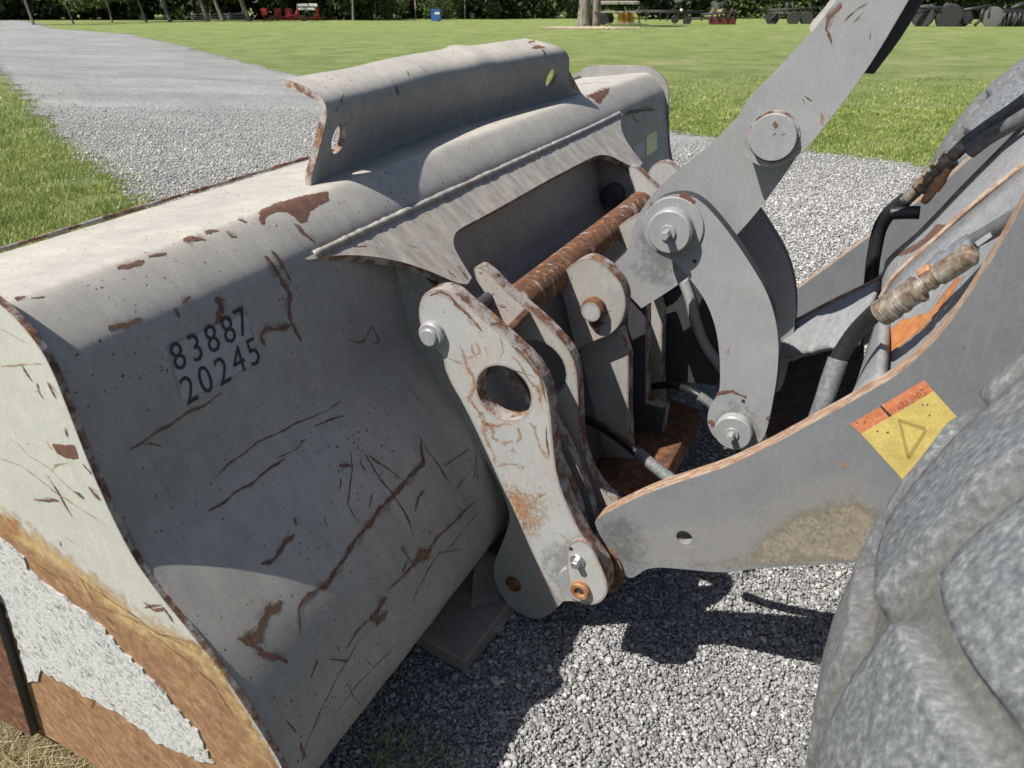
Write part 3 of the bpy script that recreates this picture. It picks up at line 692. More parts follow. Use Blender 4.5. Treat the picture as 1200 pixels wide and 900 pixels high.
tube_o = lathe('cross_tube', (XI+.03, TY, TZ), (1, 0, 0), [(TR, 0), (TR*1.04, .02), (TR, .05), (TR, 2*(XM-XI)-.11), (TR*1.05, 2*(XM-XI)-.07), (TR, 2*(XM-XI)-.06)], 'rust_tube', cp, 40)
# web between outer and inner cheek
for X0_ in (XO+.042, 2*XM-XI):
    w2 = XI-XO-.042
    prism('web_plate', [(.672, .892), (.686, .900), (.735, .83), (.755, .76), (.742, .756), (.722, .82)], [], lambda a, b: Vector((X0_, a, b)), lambda a, b: Vector((X0_+w2, a+.035, b-.022)), ('paint_cast', 'rust_edge'), cp, .003)
# upper coupling pin and its boss (near cheek)
bp_ = onX(508, 391, XO)
disc('pin_boss', XO, .016, bp_.y, bp_.z, .031, 'steel', cp, .004); disc('coupling_pin', XO-.016, .008, bp_.y+.001, bp_.z-.002, .021, 'steel', cp, .003)
lathe('coupling_pin', (XO+.04, bp_.y, bp_.z-.012), (1, 0, 0), [(.018, 0), (.018, .23)], 'cast_dark', cp, 24)
# boss of the lower hinge pin
hp = onX(681, 688, XO)
KP = [(665, 640), (672, 634), (683, 633), (694, 641), (703, 660), (712, 682), (712, 697), (702, 708), (688, 709), (677, 702), (668, 688), (663, 665)]
disc('hinge_washer', XO, .010, hp.y+.006, hp.z+.012, .052, 'steel', cp, .003)
plate('pin_keeper', KP, XO-.022, .012, cp, ('paint_cast', 'edge'), it=2, bevel=.002)
kb = onX(677, 657, XO-.022); hexbolt(XO-.022, kb.y, kb.z, .0105, .018, cp)
kh = onX(681, 690, XO-.022)
lathe('bushing', (XO-.022, kh.y, kh.z), (-1, 0, 0), [(.024, 0), (.024, .010), (.021, .014), (.0135, .014), (.012, .004), (.00001, .004)], 'orange_rust', cp, 32)
hexbolt(XO-.025, kh.y, kh.z, .008, .006, cp, 'cast_dark', False)
kk = onX(669, 643, XO-.022); disc('grease_hole', XO-.022, .0012, kk.y, kk.z, .005, 'dark', cp, .0003, 16)
BXN = 1.372
hy, hz = hp.y, hp.z
lathe('hinge_pin', (XO+.04, hy, hz), (1, 0, 0), [(.036, 0), (.036, .3)], 'steel', cp, 28)
lathe('hinge_boss', (XO+.046, hy, hz+.01), (1, 0, 0), [(.060, -.004), (.064, .0), (.064, .014), (.080, .015), (.083, .018), (.083, .0255)], 'rust_tube', cp, 40)
# central lugs and body
LUG = [(636, 335), (655, 322), (676, 306), (690, 301), (706, 309), (723, 322), (736, 340), (740, 360), (737, 388), (737, 512), (745, 560), (700, 585), (672, 520), (655, 450), (642, 390)]
LX = 1.93; LY = yz([(655, 322), (676, 306), (690, 301), (706, 309), (721, 322), (731, 338), (734, 356), (731, 372), (723, 386), (711, 394), (695, 400), (662, 420), (648, 370)], LX)
BLY = yz([(648, 380), (700, 395), (737, 383), (737, 512), (745, 560), (700, 585), (672, 520), (655, 450)], LX+.052)
for X in (LX+.052, 2*XM-LX-.10): plate('body_plate', BLY, X, .045, cp, ('paint_cast_old', 'edge'), yz=True, bevel=.006, it=1)
# rounded webs that run from the cross tube into the lug, and weld beads
tube('weld_bead', [Vector((XI+.045+.0*i, TY+.054*math.cos(t), TZ+.054*math.sin(t))) for i, t in enumerate(np.linspace(-1.2, 3.6, 14))], .006, 'rust_tube', cp, 8, 3, rad=lambda f, i: .8+.4*random.random())
for X in (LX, 2*XM-LX-.05): plate('lug_plate', LY, X, .05, cp, ('paint_cast_old', 'edge'), yz=True, bevel=.006, it=2)
lp = onX(697, 361, LX)
for X in (LX, 2*XM-LX-.05):
    disc('lug_pin', X, .026, lp.y, lp.z, .036, 'rust_edge', cp); disc('lug_pin_cap', X-.03, .003, lp.y, lp.z, .030, 'paint_cast', cp, .001)
for X in ():
    plate('body_plate', [(660, 372), (690, 340), (716, 352), (716, 420), (700, 470), (712, 560), (680, 560), (664, 480)], X, .03, cp, ('cast_dark', 'edge'), it=1)
# floor plate and webs of the coupler body, deep in shade
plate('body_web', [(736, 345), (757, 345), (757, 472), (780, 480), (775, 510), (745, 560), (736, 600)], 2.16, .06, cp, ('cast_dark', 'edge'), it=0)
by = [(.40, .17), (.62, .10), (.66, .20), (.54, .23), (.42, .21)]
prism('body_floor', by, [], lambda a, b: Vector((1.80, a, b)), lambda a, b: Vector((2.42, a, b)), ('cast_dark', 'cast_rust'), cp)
prism('body_back', [(.62, .24), (.70, .24), (.82, .80), (.80, .815), (.778, .79), (.755, .72), (.725, .6), (.685, .45)], [], lambda a, b: Vector((1.60, a, b)), lambda a, b: Vector((1.965, a, b)), ('cast_dark', 'cast_dark'), cp)  # shade beneath the tube is put into the dark colour
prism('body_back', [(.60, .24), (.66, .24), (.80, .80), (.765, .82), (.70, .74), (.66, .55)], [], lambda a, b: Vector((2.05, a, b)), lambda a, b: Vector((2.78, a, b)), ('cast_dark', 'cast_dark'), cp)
CB = bvh_of(o_n); CI = bvh_of(i_n); TB = bvh_of(tube_o)
for pts, wd in (([(538, 405), (546, 420), (553, 440), (552, 465), (562, 485), (572, 515), (580, 545)], 7), ([(556, 400), (560, 412), (548, 420)], 5), ([(524, 418), (540, 424)], 4), ([(585, 395), (590, 412), (583, 425)], 2.5), ([(600, 418), (612, 432), (628, 455), (636, 480)], 4),
                ([(620, 495), (632, 520), (643, 538)], 6), ([(583, 547), (600, 544), (616, 546)], 4), ([(598, 529), (605, 531)], 6), ([(572, 498), (580, 512), (590, 518), (602, 516)], 6), ([(605, 500), (612, 512), (606, 520)], 4), ([(628, 585), (640, 578)], 2), ([(640, 390), (630, 402)], 2),
                ([(553, 398), (552, 408), (560, 420)], 3), ([(568, 403), (572, 418)], 2), ([(558, 478), (566, 492), (582, 499), (600, 497)], 5)):
    stroke(CB, pts, wd*1.7, 'mk_rust_o', cp, lift=.0012, peak=.8)
for pts, wd in (([(504, 346), (515, 342), (526, 346), (545, 365), (565, 388)], 5), ([(600, 405), (617, 420), (632, 440), (640, 470)], 4), ([(640, 500), (643, 535)], 3)):
    stroke(CB, pts, wd, 'mk_rust', cp, 'rust_chip', lift=.0008)
# lift arms
BOOM = [(697, 612, 1), (704, 604), (760, 577), (805, 562), (850, 548), (900, 524), (950, 497), (1003, 468), (1060, 435), (1110, 385), (1158, 312), (1200, 240), (1290, 60), (1420, -160), (1560, -160), (1420, 200), (1250, 520), (1120, 640), (1040, 655), (1000, 660), (940, 663), (885, 666),
        (850, 672), (802, 667), (760, 664), (742, 678), (733, 676), (712, 668), (703, 650), (703, 632)]
BY = [(onX(p[0], p[1], BXN).y, onX(p[0], p[1], BXN).z)+((1,) if len(p) > 2 else ()) for p in BOOM]
bh = onX(802, 630, BXN)
for X, nm in ((BXN, 'n'),):
    arm_n = plate('lift_arm', BY, X, .042, loader, ('paint_boom', 'boom_edge', 'paint_boom'), holes=[circ(bh.y, bh.z, .0185, 28)], yz=True, bevel=.003)
AB = bvh_of(arm_n)
0 and plate('arm_stiffener', [(735, 672), (800, 640), (850, 640), (860, 660), (800, 664)], BXN+.12, .03, arm_n, ('paint_boom', 'edge'))
FA = [(922, 347), (1032, 267), (1100, 218), (1165, 160), (1210, 110), (1250, 160), (1150, 330), (1060, 390), (960, 420), (905, 440), (850, 480), (830, 430), (870, 385)]
arm_f = plate('lift_arm', FA, 2.78, .045, loader, ('paint_boom', 'boom_edge'))
# cast ridges and trough between the arms
R1 = [(919, 383), (975, 353), (1033, 324), (1042, 304), (1080, 270), (1130, 218), (1200, 147), (1300, 40)]
R2 = [(934, 398), (1003, 440), (1031, 350), (1050, 322), (1090, 285), (1140, 240), (1200, 193), (1300, 120)]
XR1, XR2, XR0 = 2.42, 2.08, 1.42
P1 = [onX(u, v, XR1) for u, v in R1]; P2 = [onX(u, v, XR2) for u, v in R2[2:]]
def strip(name, A, B, mat, parent, nu=30, nv=8, sag=0.0, thick=.02):
    A = cr(A, 8); B = cr(B, 8); V = []; Fc = []
    for i in range(nu+1):
        f = i/nu; a = A[min(len(A)-1, int(f*(len(A)-1)))]; b = B[min(len(B)-1, int(f*(len(B)-1)))]
        for j in range(nv+1):
            t = j/nv; p = a.lerp(b, t); p.z -= sag*math.sin(math.pi*t); V.append(p)
    for i in range(nu):
        for j in range(nv): k = i*(nv+1)+j; Fc.append((k, k+1, k+nv+2, k+nv+1))
    o = mk(name, V, Fc, mat, parent, True); s = o.modifiers.new('s', 'SOLIDIFY'); s.thickness = thick; s.offset = -1; return o
st1 = strip('cast_top', P1[2:], P2, 'crackle', loader, sag=-.01)
tube('cast_ridge', P1, .006, 'boom_edge', loader, 8); tube('cast_ridge', P2, .006, 'boom_edge', loader, 8)
# cross member that ties the arms: front face down from the first ridge
cm = [P1[0], P1[1], P1[2]]
A_ = [onX(919, 384, XR1), onX(975, 354, XR1), onX(1032, 326, XR1)]; B_ = [onX(912, 492, 2.1), onX(958, 476, 2.05), onX(1000, 452, 1.95)]
B_ = [onX(905, 425, 2.3), onX(950, 410, 2.2), onX(1003, 400, 2.1)]
strip('cross_member', A_, B_, 'crackle', loader, 20, 12, sag=-.02)
_p = onX(978, 452, 1.72); _d = (_p-C0); _d.x = 0; _d.normalize(); _c = _p+_d*.09
plate('pocket_wall', [(903, 398), (925, 386), (975, 372), (1012, 395), (1012, 475), (905, 540), (860, 560), (868, 470)], 2.41, .03, loader, ('crackle_shade', 'cast_dark'), it=0)  # recess wall; its shadow is put into the dark crackle colour
0 and box('lower_housing', (2.15, _c.y-.16, _c.z-.18), (1.36, .22, .36), 'cast_dark', loader)
plate('gap_shade_panel', [(757, 340), (850, 318), (850, 440), (838, 452), (800, 448), (757, 470)], 2.46, .03, loader, ('cast_dark', 'cast_dark'), it=0)  # added dark panel standing for the black shade between the links
C_ = [onX(1034, 348, XR2), onX(1050, 324, XR2), onX(1090, 286, XR2), onX(1200, 194, XR2), onX(1300, 120, XR2)]
D_ = [onX(1000, 462, 1.44), onX(1065, 425, 1.44), onX(1110, 380, 1.44), onX(1200, 242, 1.44), onX(1290, 70, 1.44)]
tr = strip('trough_floor', C_, [p-Vector((0, 0, .045)) for p in D_], 'crackle', loader, 30, 8, sag=.05)
E_ = [onX(1000, 460, 2.0), onX(1034, 348, XR2)]; 
strip('trough_end', [onX(1000, 462, 1.95), onX(1018, 400, 2.0), onX(1034, 349, XR2)], [onX(990, 470, 1.44), onX(1010, 460, 1.44), onX(1030, 450, 1.44)], 'crackle', loader, 10, 6)
TRB = bvh_of(tr); ST = bvh_of(st1)
patch(TRB, [(1030, 395), (1055, 375), (1090, 365), (1120, 325), (1135, 320), (1095, 372), (1060, 405), (1030, 422)], 'mk_orange', loader, 5, 3)
patch(ST, [(1045, 300), (1080, 282), (1098, 262), (1112, 264), (1100, 276), (1070, 295), (1055, 301)], 'mk_brown', loader, 3, 2.5)
box('frame_crosspiece', (2.1, -.85, .75), (1.5, .6, .5), 'cast_dark', loader); box('axle_housing', (XM, -.75, .70), (2.4, .22, .26), 'cast_dark', loader)
# labels and mud on the near arm
def decal(poly, mat, name, lift=.0009, parent=arm_n, soft=1.2, step=2.2): return patch(AB, poly, mat, parent, soft, step, name, lift, 3)
def sheet(bvh, poly, mat, name, parent, lift=.0008):
    V = [];
    for u, v in poly:
        h = hit(bvh, u, v); V.append(h[0]+h[1]*lift if h else onX(u, v, BXN)-Vector((lift, 0, 0)))
    return mk(name, V, [tuple(range(len(V)))], mat, parent)
def sticker(name, a, b, c):
    nb = NB(name); f = nb.noise(140, 6, .75); g = nb.noise(34, 5, .7)
    col = nb.mix(nb.ramp(f, [(.52, 0), (.66, .75)]), b, c); col = nb.mix(nb.ramp(g, [(.3, .6), (.6, 0)]), col, a)
    return nb.done(col, .55, nb.bump(f, .3, .0006))
M['st_y'] = sticker('faded_yellow_label', (.34, .27, .09), (.60, .47, .13), (.74, .66, .38))
M['st_o'] = sticker('faded_orange_label', (.36, .11, .05), (.60, .20, .09), (.75, .52, .38))
M['st_l'] = sticker('worn_symbol_line', (.30, .24, .07), (.36, .28, .08), (.5, .42, .2))
yl = sheet(AB, [(1009, 508), (1094, 458), (1150, 520), (1090, 600), (1050, 553)], 'st_y', 'warning_label', arm_n)
yl['label'] = 'faded yellow and orange warning label'
sheet(AB, [(996, 497), (1083, 445), (1094, 458), (1009, 508)], 'st_o', 'label_header', arm_n)
for poly in ([(1052, 492), (1055, 490), (1066, 535), (1063, 538)], [(1052, 490), (1084, 500), (1084, 504), (1054, 494)], [(1063, 534), (1084, 502), (1086, 505), (1066, 538)]):
    sheet(AB, poly, 'st_l', 'label_symbol', arm_n, .0013)
sheet(AB, [(1031, 476), (1033, 475), (1045, 487), (1042, 488)], 'dark', 'label_divider', arm_n, .0013)
for x in (1008, 1019, 1050, 1059, 1068): None
patch(AB, [(872, 650), (890, 625), (905, 618), (925, 600), (960, 590), (1000, 582), (1030, 596), (1045, 640), (1020, 668), (960, 664), (900, 668), (820, 668), (800, 660), (840, 655)], 'mk_mud', arm_n, 16, 4.5, 'mud_crust', margin=14)
for pts, wd in (([(812, 565), (806, 566)], 7), ([(970, 515), (975, 521)], 3), ([(985, 540), (990, 548)], 4), ([(1000, 590), (1003, 597)], 5)): stroke(AB, pts, wd, 'mk_rust_o', arm_n, lift=.0012)
patch(AB, [(700, 655), (720, 625), (800, 605), (870, 600), (930, 560), (1010, 540), (1035, 600), (1040, 668), (900, 672), (760, 668)], 'mk_speckle', arm_n, 14, 5, 'pale_grit', .0005, 14)
def text_on(bvh, txt, a, b, hpx, mat, parent, name):
    cu = bpy.data.curves.new('t', 'FONT'); cu.body = txt; cu.size = 1; o = bpy.data.objects.new('t', cu); COL.objects.link(o); bpy.context.view_layer.update()
    me = bpy.data.meshes.new_from_object(o.evaluated_get(bpy.context.evaluated_depsgraph_get())); bpy.data.objects.remove(o)
    xs = [v.co.x for v in me.vertices]; ys = [v.co.y for v in me.vertices]; x0, x1, y0, y1 = min(xs), max(xs), min(ys), max(ys)
    A, n = hit(bvh, *a); B, _ = hit(bvh, *b); ex = B-A; up = n.cross(ex).normalized(); up = up if up.z > 0 else -up; H = hpx*(A-C0).length/FPX
    return mk(name, [A+n*.0016+ex*((v.co.x-x0)/(x1-x0))+up*(v.co.y-y0)/(y1-y0)*H for v in me.vertices], [tuple(p.vertices) for p in me.polygons], mat, parent)
M['st_t'] = sticker('ghost_lettering', (.30, .09, .045), (.42, .13, .07), (.7, .5, .38))
text_on(AB, 'WARNING', (1044, 487), (1087, 461.5), 8, 'st_t', arm_n, 'label_lettering')
for u_, v_ in ((1003, 494), (1027, 505), (1039, 506), (1080, 474), (1086, 473), (1012, 494), (1088, 486)): stroke(AB, [(u_, v_), (u_+2, v_+1)], 2.6, 'mk_rust', arm_n, 'label_chip', .0015, False)
# linkage
LKX = 2.00
UP = [(985, 0), (910, 82), (876, 115), (863, 140), (863, 162), (872, 184), (890, 195), (908, 197), (928, 188), (948, 172), (965, 150), (1015, 85), (1065, 0), (1180, -200), (1100, -200)]
LO = [(862, 138), (840, 163), (820, 180), (790, 202), (760, 232), (742, 262), (737, 285), (733, 298), (716, 311), (722, 330), (737, 347), (751, 362, 1), (799, 332), (860, 281), (904, 228), (945, 165), (930, 130), (890, 120)]
UY = yz(UP, 2.04); LW = [(onX(p[0], p[1], 2.12).y, onX(p[0], p[1], 2.12).z)+((1,) if len(p) > 2 else ()) for p in LO]
lev = plate('tilt_lever', UY, 2.04, .075, loader, ('paint_clean', 'cast_dark'), yz=True, bevel=.006)
lev2 = plate('tilt_lever', [(a, b) for a, b in UY], 2.27, .075, loader, ('paint_clean', 'cast_dark'), yz=True, bevel=.006)
low = plate('coupler_lever', LW, 2.125, .13, loader, ('paint_clean', 'edge'), yz=True, bevel=.006)
bc = onX(907, 160, 2.04); disc('pin_groove', 2.04, .0025, bc.y, bc.z, .0625, 'edge', loader, .001)
lp1 = lathe('pivot_pin', (2.04, bc.y, bc.z), (-1, 0, 0), [(.0565, 0), (.0565, .017), (.055, .019), (.00001, .019)], 'steel', loader, 56)
PBV = bvh_of(lp1)
for pts, wd in (([(905, 146), (912, 147)], 8), ([(906, 158), (909, 156)], 7), ([(915, 158), (921, 157)], 3), ([(928, 136), (931, 142)], 5), ([(921, 137), (922, 138)], 4)): stroke(PBV, pts, wd, 'mk_rust', lp1)
LK = [(752, 262), (756, 247), (770, 233), (789, 227), (807, 228), (822, 236), (838, 252), (860, 280), (880, 310), (898, 340), (909, 372), (913, 405), (911, 440), (905, 475), (897, 512), (886, 522), (865, 528), (846, 521), (833, 508), (828, 492), (832, 474), (843, 462), (844, 440), (843, 410), (838, 380), (826, 350), (807, 325), (790, 305), (772, 299), (757, 285)]
KY = yz(LK, LKX)
lk = plate('tilt_link', KY, LKX, .042, loader, ('paint_clean', 'cast_dark'), yz=True, bevel=.004)
lk2 = plate('tilt_link', KY, 2.34, .042, loader, ('paint_clean', 'cast_dark'), yz=True, bevel=.004)
lathe('link_pin', (2.03, onX(788, 271, LKX).y, onX(788, 271, LKX).z), (1, 0, 0), [(.05, 0), (.05, .32)], 'steel', loader, 28)
lathe('link_pin', (2.03, onX(861, 502, LKX).y, onX(861, 502, LKX).z), (1, 0, 0), [(.045, 0), (.045, .32)], 'steel', loader, 28)
a = onX(789, 268, LKX); disc('boss_ring', LKX, .006, a.y, a.z+.004, .083, 'paint_clean', lk, .002, 56)
disc('pin_cap', LKX-.006, .034, a.y+.002, a.z, .0605, 'steel', lk, .005, 56); hexbolt(LKX-.040, a.y+.004, a.z-.001, .0125, .030, lk, 'steel')
a2 = onX(861, 502, LKX); disc('pin_cap', LKX, .030, a2.y, a2.z-.002, .055, 'steel', lk, .004, 56); hexbolt(LKX-.030, a2.y+.002, a2.z-.002, .0115, .026, lk, 'steel')
for (u, v, r) in ((814, 306, .0058), (871, 470, .0055), (818, 252, .003)):
    p = onX(u, v, LKX); disc('grease_hole', LKX, .001, p.y, p.z, r, 'dark', lk, .0003, 14)
LB = bvh_of(lk, )
for pts, wd in (([(763, 253), (769, 245), (780, 240)], 9), ([(796, 231), (805, 233), (812, 240)], 9), ([(841, 463), (858, 458), (875, 465)], 4), ([(834, 492), (838, 500)], 8), ([(902, 488), (899, 492)], 4)): stroke(LB, pts, wd, 'mk_brown', lk, 'rust_chip', lift=.0011, taper=False)
stroke(LB, [(853, 408), (854, 415)], 6, 'mk_rust_o', lk, lift=.0011)
UB = bvh_of(lev); LWB = bvh_of(low)
def ring(u, v, ru, n=14): return [(u+ru*math.cos(2*math.pi*i/n), v+ru*math.sin(2*math.pi*i/n)) for i in range(n)]
patch(UB, ring(910, 172, 34), 'mk_grease', lev, 20, 3.5, 'grease_stain', margin=10); patch(LWB, ring(775, 300, 40), 'mk_grease', low, 26, 3.5, 'grease_stain', margin=10)
patch(LB, ring(862, 505, 34), 'mk_grease', lk, 20, 3.5, 'grease_stain', margin=10); patch(CB, ring(672, 668, 44), 'mk_grease', cp, 28, 3.5, 'grease_stain', margin=10); patch(CB, ring(600, 600, 40), 'mk_rust_o', cp, 44, 4, 'rust_bloom', margin=12)
patch(AB, [(700, 612), (730, 600), (760, 640), (760, 664), (735, 676), (705, 660)], 'mk_grease', arm_n, 18, 3.5, 'grease_stain', margin=10)
for pts, wd in (([(985, 3), (972, 20), (968, 36)], 5), ([(968, 36), (975, 52)], 3), ([(960, 130), (965, 145)], 5), ([(970, 135), (973, 138)], 4), ([(905, 180), (906, 192)], 9), ([(940, 170), (925, 180)], 3)): stroke(UB, pts, wd, 'mk_rust' if wd < 6 and pts[0][1] < 100 else 'mk_rust_o', lev, lift=.0011)
for pts in ([(990, 24), (1005, 10), (1018, 2)], [(1000, 26), (1012, 14)], [(940, 115), (944, 122)], [(942, 112), (952, 118)], [(1020, 38), (1019, 46)]): stroke(UB, pts, 1.4, 'mk_rust', lev, 'fine_scratch', lift=.0011)
# head of the tilt cylinder behind the lever, and dark guard strip below it
plate('lever_guard', [(1011, 86, 1), (1024, 87, 1), (1060, 40), (1100, -30), (1180, -200), (1140, -200), (1060, 0)], 2.33, .05, loader, ('cast_dark', 'cast_dark'))
plate('lever_tab', [(950, 40), (947, 30), (970, 5), (985, -20), (1010, -20), (985, 10), (958, 38)], 2.20, .05, loader, ('paint_side', 'edge'))
plate('lever_stop', [(900, 100), (905, 88), (945, 50), (950, 56), (925, 85)], 2.2, .03, loader, ('rust_edge', 'edge'))
# curved bracket strip behind the link
tube('hose_bracket', [onX(800, 326, 2.45), onX(809, 350, 2.45), onX(816, 378, 2.45), onX(827, 405, 2.45), (onX(848, 434, 2.45))], .020, 'paint_cast', loader, 6, 6)
# hoses
def hose(name, pts, r, mat, mod=None, n=10): return tube(name, pts, r, mat, loader, 12, n, rad=mod)
rib = lambda f, i: 1.0+.09*(i % 2)
h1 = hose('hydraulic_hose', [onX(1016, 360, 2.52), onX(1020, 335, 2.51), onX(1022, 316, 2.5), onX(1024, 300, 2.5), onX(1031, 268, 2.5), onX(1043, 249, 2.48), onX(1062, 233, 2.46)], .021, 'hose')
hose('hose_stub', [onX(1043, 250, 2.45), onX(1060, 249, 2.45), onX(1078, 249, 2.45)], .019, 'hose')
def fitting(name, p, q, prof, mat):
    ax = q-p; L_ = ax.length; return lathe(name, p, ax, [(r, h*L_) for r, h in prof], mat, loader, 16)
FP = [(.016, 0), (.018, .03), (.018, .2), (.027, .21), (.027, .28), (.020, .3), (.020, .38), (.030, .39), (.030, .46), (.024, .47), (.024, .52), (.034, .53), (.034, .56), (.022, .57), (.022, .64), (.028, .65), (.028, .74), (.018, .75), (.018, 1), (.001, 1)]
fitting('hose_coupling', onX(1062, 234, 2.46), onX(1134, 166, 2.44), FP, 'brassy')
fitting('hose_coupling', onX(1082, 238, 2.40), onX(1112, 198, 2.40), [(.008, 0), (.012, .1), (.012, .4), (.016, .42), (.016, .7), (.010, .8), (.010, 1)], 'orange_rust')
hose('hydraulic_hose', [onX(1132, 168, 2.44), onX(1160, 148, 2.42), onX(1200, 120, 2.38), onX(1260, 70, 2.3)], .020, 'hose_grey')
hose('hydraulic_hose', [onX(1136, 178, 2.38), onX(1160, 160, 2.36), onX(1200, 137, 2.3), onX(1260, 95, 2.25)], .019, 'hose_grey')
h3 = hose('hydraulic_hose', [onX(945, 525, 1.60), onX(962, 482, 1.60), onX(972, 450, 1.62), onX(984, 418, 1.64), onX(1004, 388, 1.64), onX(1030, 362, 1.62)], .0185, 'hose')
hose('hose_guard', [onX(945, 525, 1.598), onX(962, 482, 1.598), onX(972, 450, 1.618), onX(982, 421, 1.638)], .0205, 'spring', rib, 26)
FQ = [(.015, 0), (.027, .015), (.028, .08), (.026, .09), (.028, .10), (.028, .16), (.025, .17), (.025, .22), (.0275, .23), (.0275, .27), (.025, .28), (.025, .40), (.0285, .41), (.0285, .44), (.018, .45), (.015, .53), (.019, .54), (.019, .58), (.0165, .59), (.0165, .63), (.021, .645), (.022, .95), (.018, .97), (.012, 1)]
fitting('swivel_coupling', onX(1030, 369, 1.60), onX(1143, 294, 1.56), FQ, 'brassy')
fitting('hose_coupling', onX(1089, 318, 1.62), onX(1142, 282, 1.60), [(.01, 0), (.017, .05), (.017, .25), (.021, .27), (.021, .42), (.015, .45), (.015, .55), (.019, .57), (.019, .96), (.012, 1)], 'zinc')
lathe('elbow_nut', onX(1079, 322, 1.61), onX(1096, 312, 1.60)-onX(1079, 322, 1.61), [(.012, 0), (.0135, .002), (.0135, .022), (.010, .026)], 'orange_rust', loader, 6, False)
hose('hydraulic_hose', [onX(1142, 282, 1.60), onX(1160, 272, 1.58), onX(1200, 248, 1.54)], .015, 'hose_grey')
tagp = [onX(1142, 284, 1.545), onX(1160, 272, 1.545), onX(1163, 277, 1.545), onX(1146, 289, 1.545)]
mk('hose_tag', tagp, [(0, 1, 2, 3)], 'stencil_bg', loader)
hose('hydraulic_hose', [onX(762, 453, 2.3), onX(785, 451, 2.2), onX(805, 456, 2.1), onX(822, 465, 2.07), onX(834, 474, 2.06)], .012, 'hose')
hose('hose_guard', [onX(819, 464, 2.05), onX(827, 469, 2.05), onX(836, 476, 2.05)], .0145, 'spring', rib, 14)
hose('hydraulic_hose', [onX(684, 490, 1.9), onX(705, 500, 1.86), onX(730, 517, 1.82), onX(760, 542, 1.76), onX(795, 568, 1.70)], .014, 'hose')
hose('hose_guard', [onX(748, 531, 1.785), onX(770, 549, 1.745), onX(800, 572, 1.69)], .0165, 'spring', rib, 26)
# two loose hoses that hang below the arms
hose('hydraulic_hose', [(1.55, .32, .42), (1.6, .2, .33), (1.62, .05, .34), (1.6, -.15, .5)], .015, 'hose')
# tyres
def tyre(name, xc, yc, zc, R, W, sgn):
    NA, NW = 560, 110; V, A = [], []
    for i in range(NA):
        th = 2*math.pi*i/NA
        for j in range(NW+1):
            t = j/NW*2-1                                      # around the section from inner bead to outer bead
            ang = t*math.pi*.82; cs, sn = math.cos(ang), math.sin(ang)
            xx = W*math.copysign(abs(sn)**.72, sn); hgt = abs(cs)**.62*math.copysign(1, cs)
            rr = R-.20+.20*hgt if cs > 0 else R-.20-.14*abs(cs)**.8
            # worn blocks: three staggered rows of rounded lugs parted by soft grooves
            u_ = xx/W; N = 17; P = 2*math.pi*R/N
            tread = max(0, min(1, (1.04-abs(u_))*6)) if cs > -.12 else 0
            best = -1
            for cx, hw, off in ((-.72, .30, .0), (0.0, .30, .5), (.72, .30, .12)):
                s_ = (th*R+off*P+.10*u_*P+.012*nz((th*5, u_*2, 3), 1)) % P-P/2; dx = abs(u_-cx)*W; qx, qy = dx-(hw*W-.03), abs(s_)-(P*.43-.03)
                sd_ = math.hypot(max(qx, 0), max(qy, 0))+min(max(qx, qy), 0)-.03; best = max(best, -sd_)
            blk = max(0, min(1, (best+.003)/.011)); blk = blk*blk*(3-2*blk); depth = .024*tread
            lump = .0025*nz((math.cos(th)*R*6, math.sin(th)*R*6, xx*6), 1.0)+.002*nz((math.cos(th)*R*22, math.sin(th)*R*22, xx*22), 1.0)
            r_ = rr-depth*(1-blk)+lump*(1 if cs > -.2 else .2)
            V.append((xc+sgn*xx, yc+r_*math.cos(th), zc+r_*math.sin(th))); A.append(max(0, min(1, (1-blk)*tread)))
    Fc = []
    for i in range(NA):
        for j in range(NW):
            a = i*(NW+1)+j; b = ((i+1) % NA)*(NW+1)+j; Fc.append((a, b, b+1, a+1))
    wh = empty('wheel', (xc, yc, zc), parent=loader)
    o = mk('tyre', V, Fc, 'tyre', wh, True, attr={'groove': A})
    lathe('rim', (xc-W*.7, yc, zc), (1, 0, 0), [(.42, 0), (.40, .03), (.36, .06), (.34, W), (.36, W*1.3), (.42, W*1.4)], 'paint_boom', wh, 48)
    return o
TN = (.74, -.91, .85)
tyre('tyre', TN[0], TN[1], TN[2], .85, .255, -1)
tyre('tyre', 3.66, -.98, .735, .82, .27, 1)
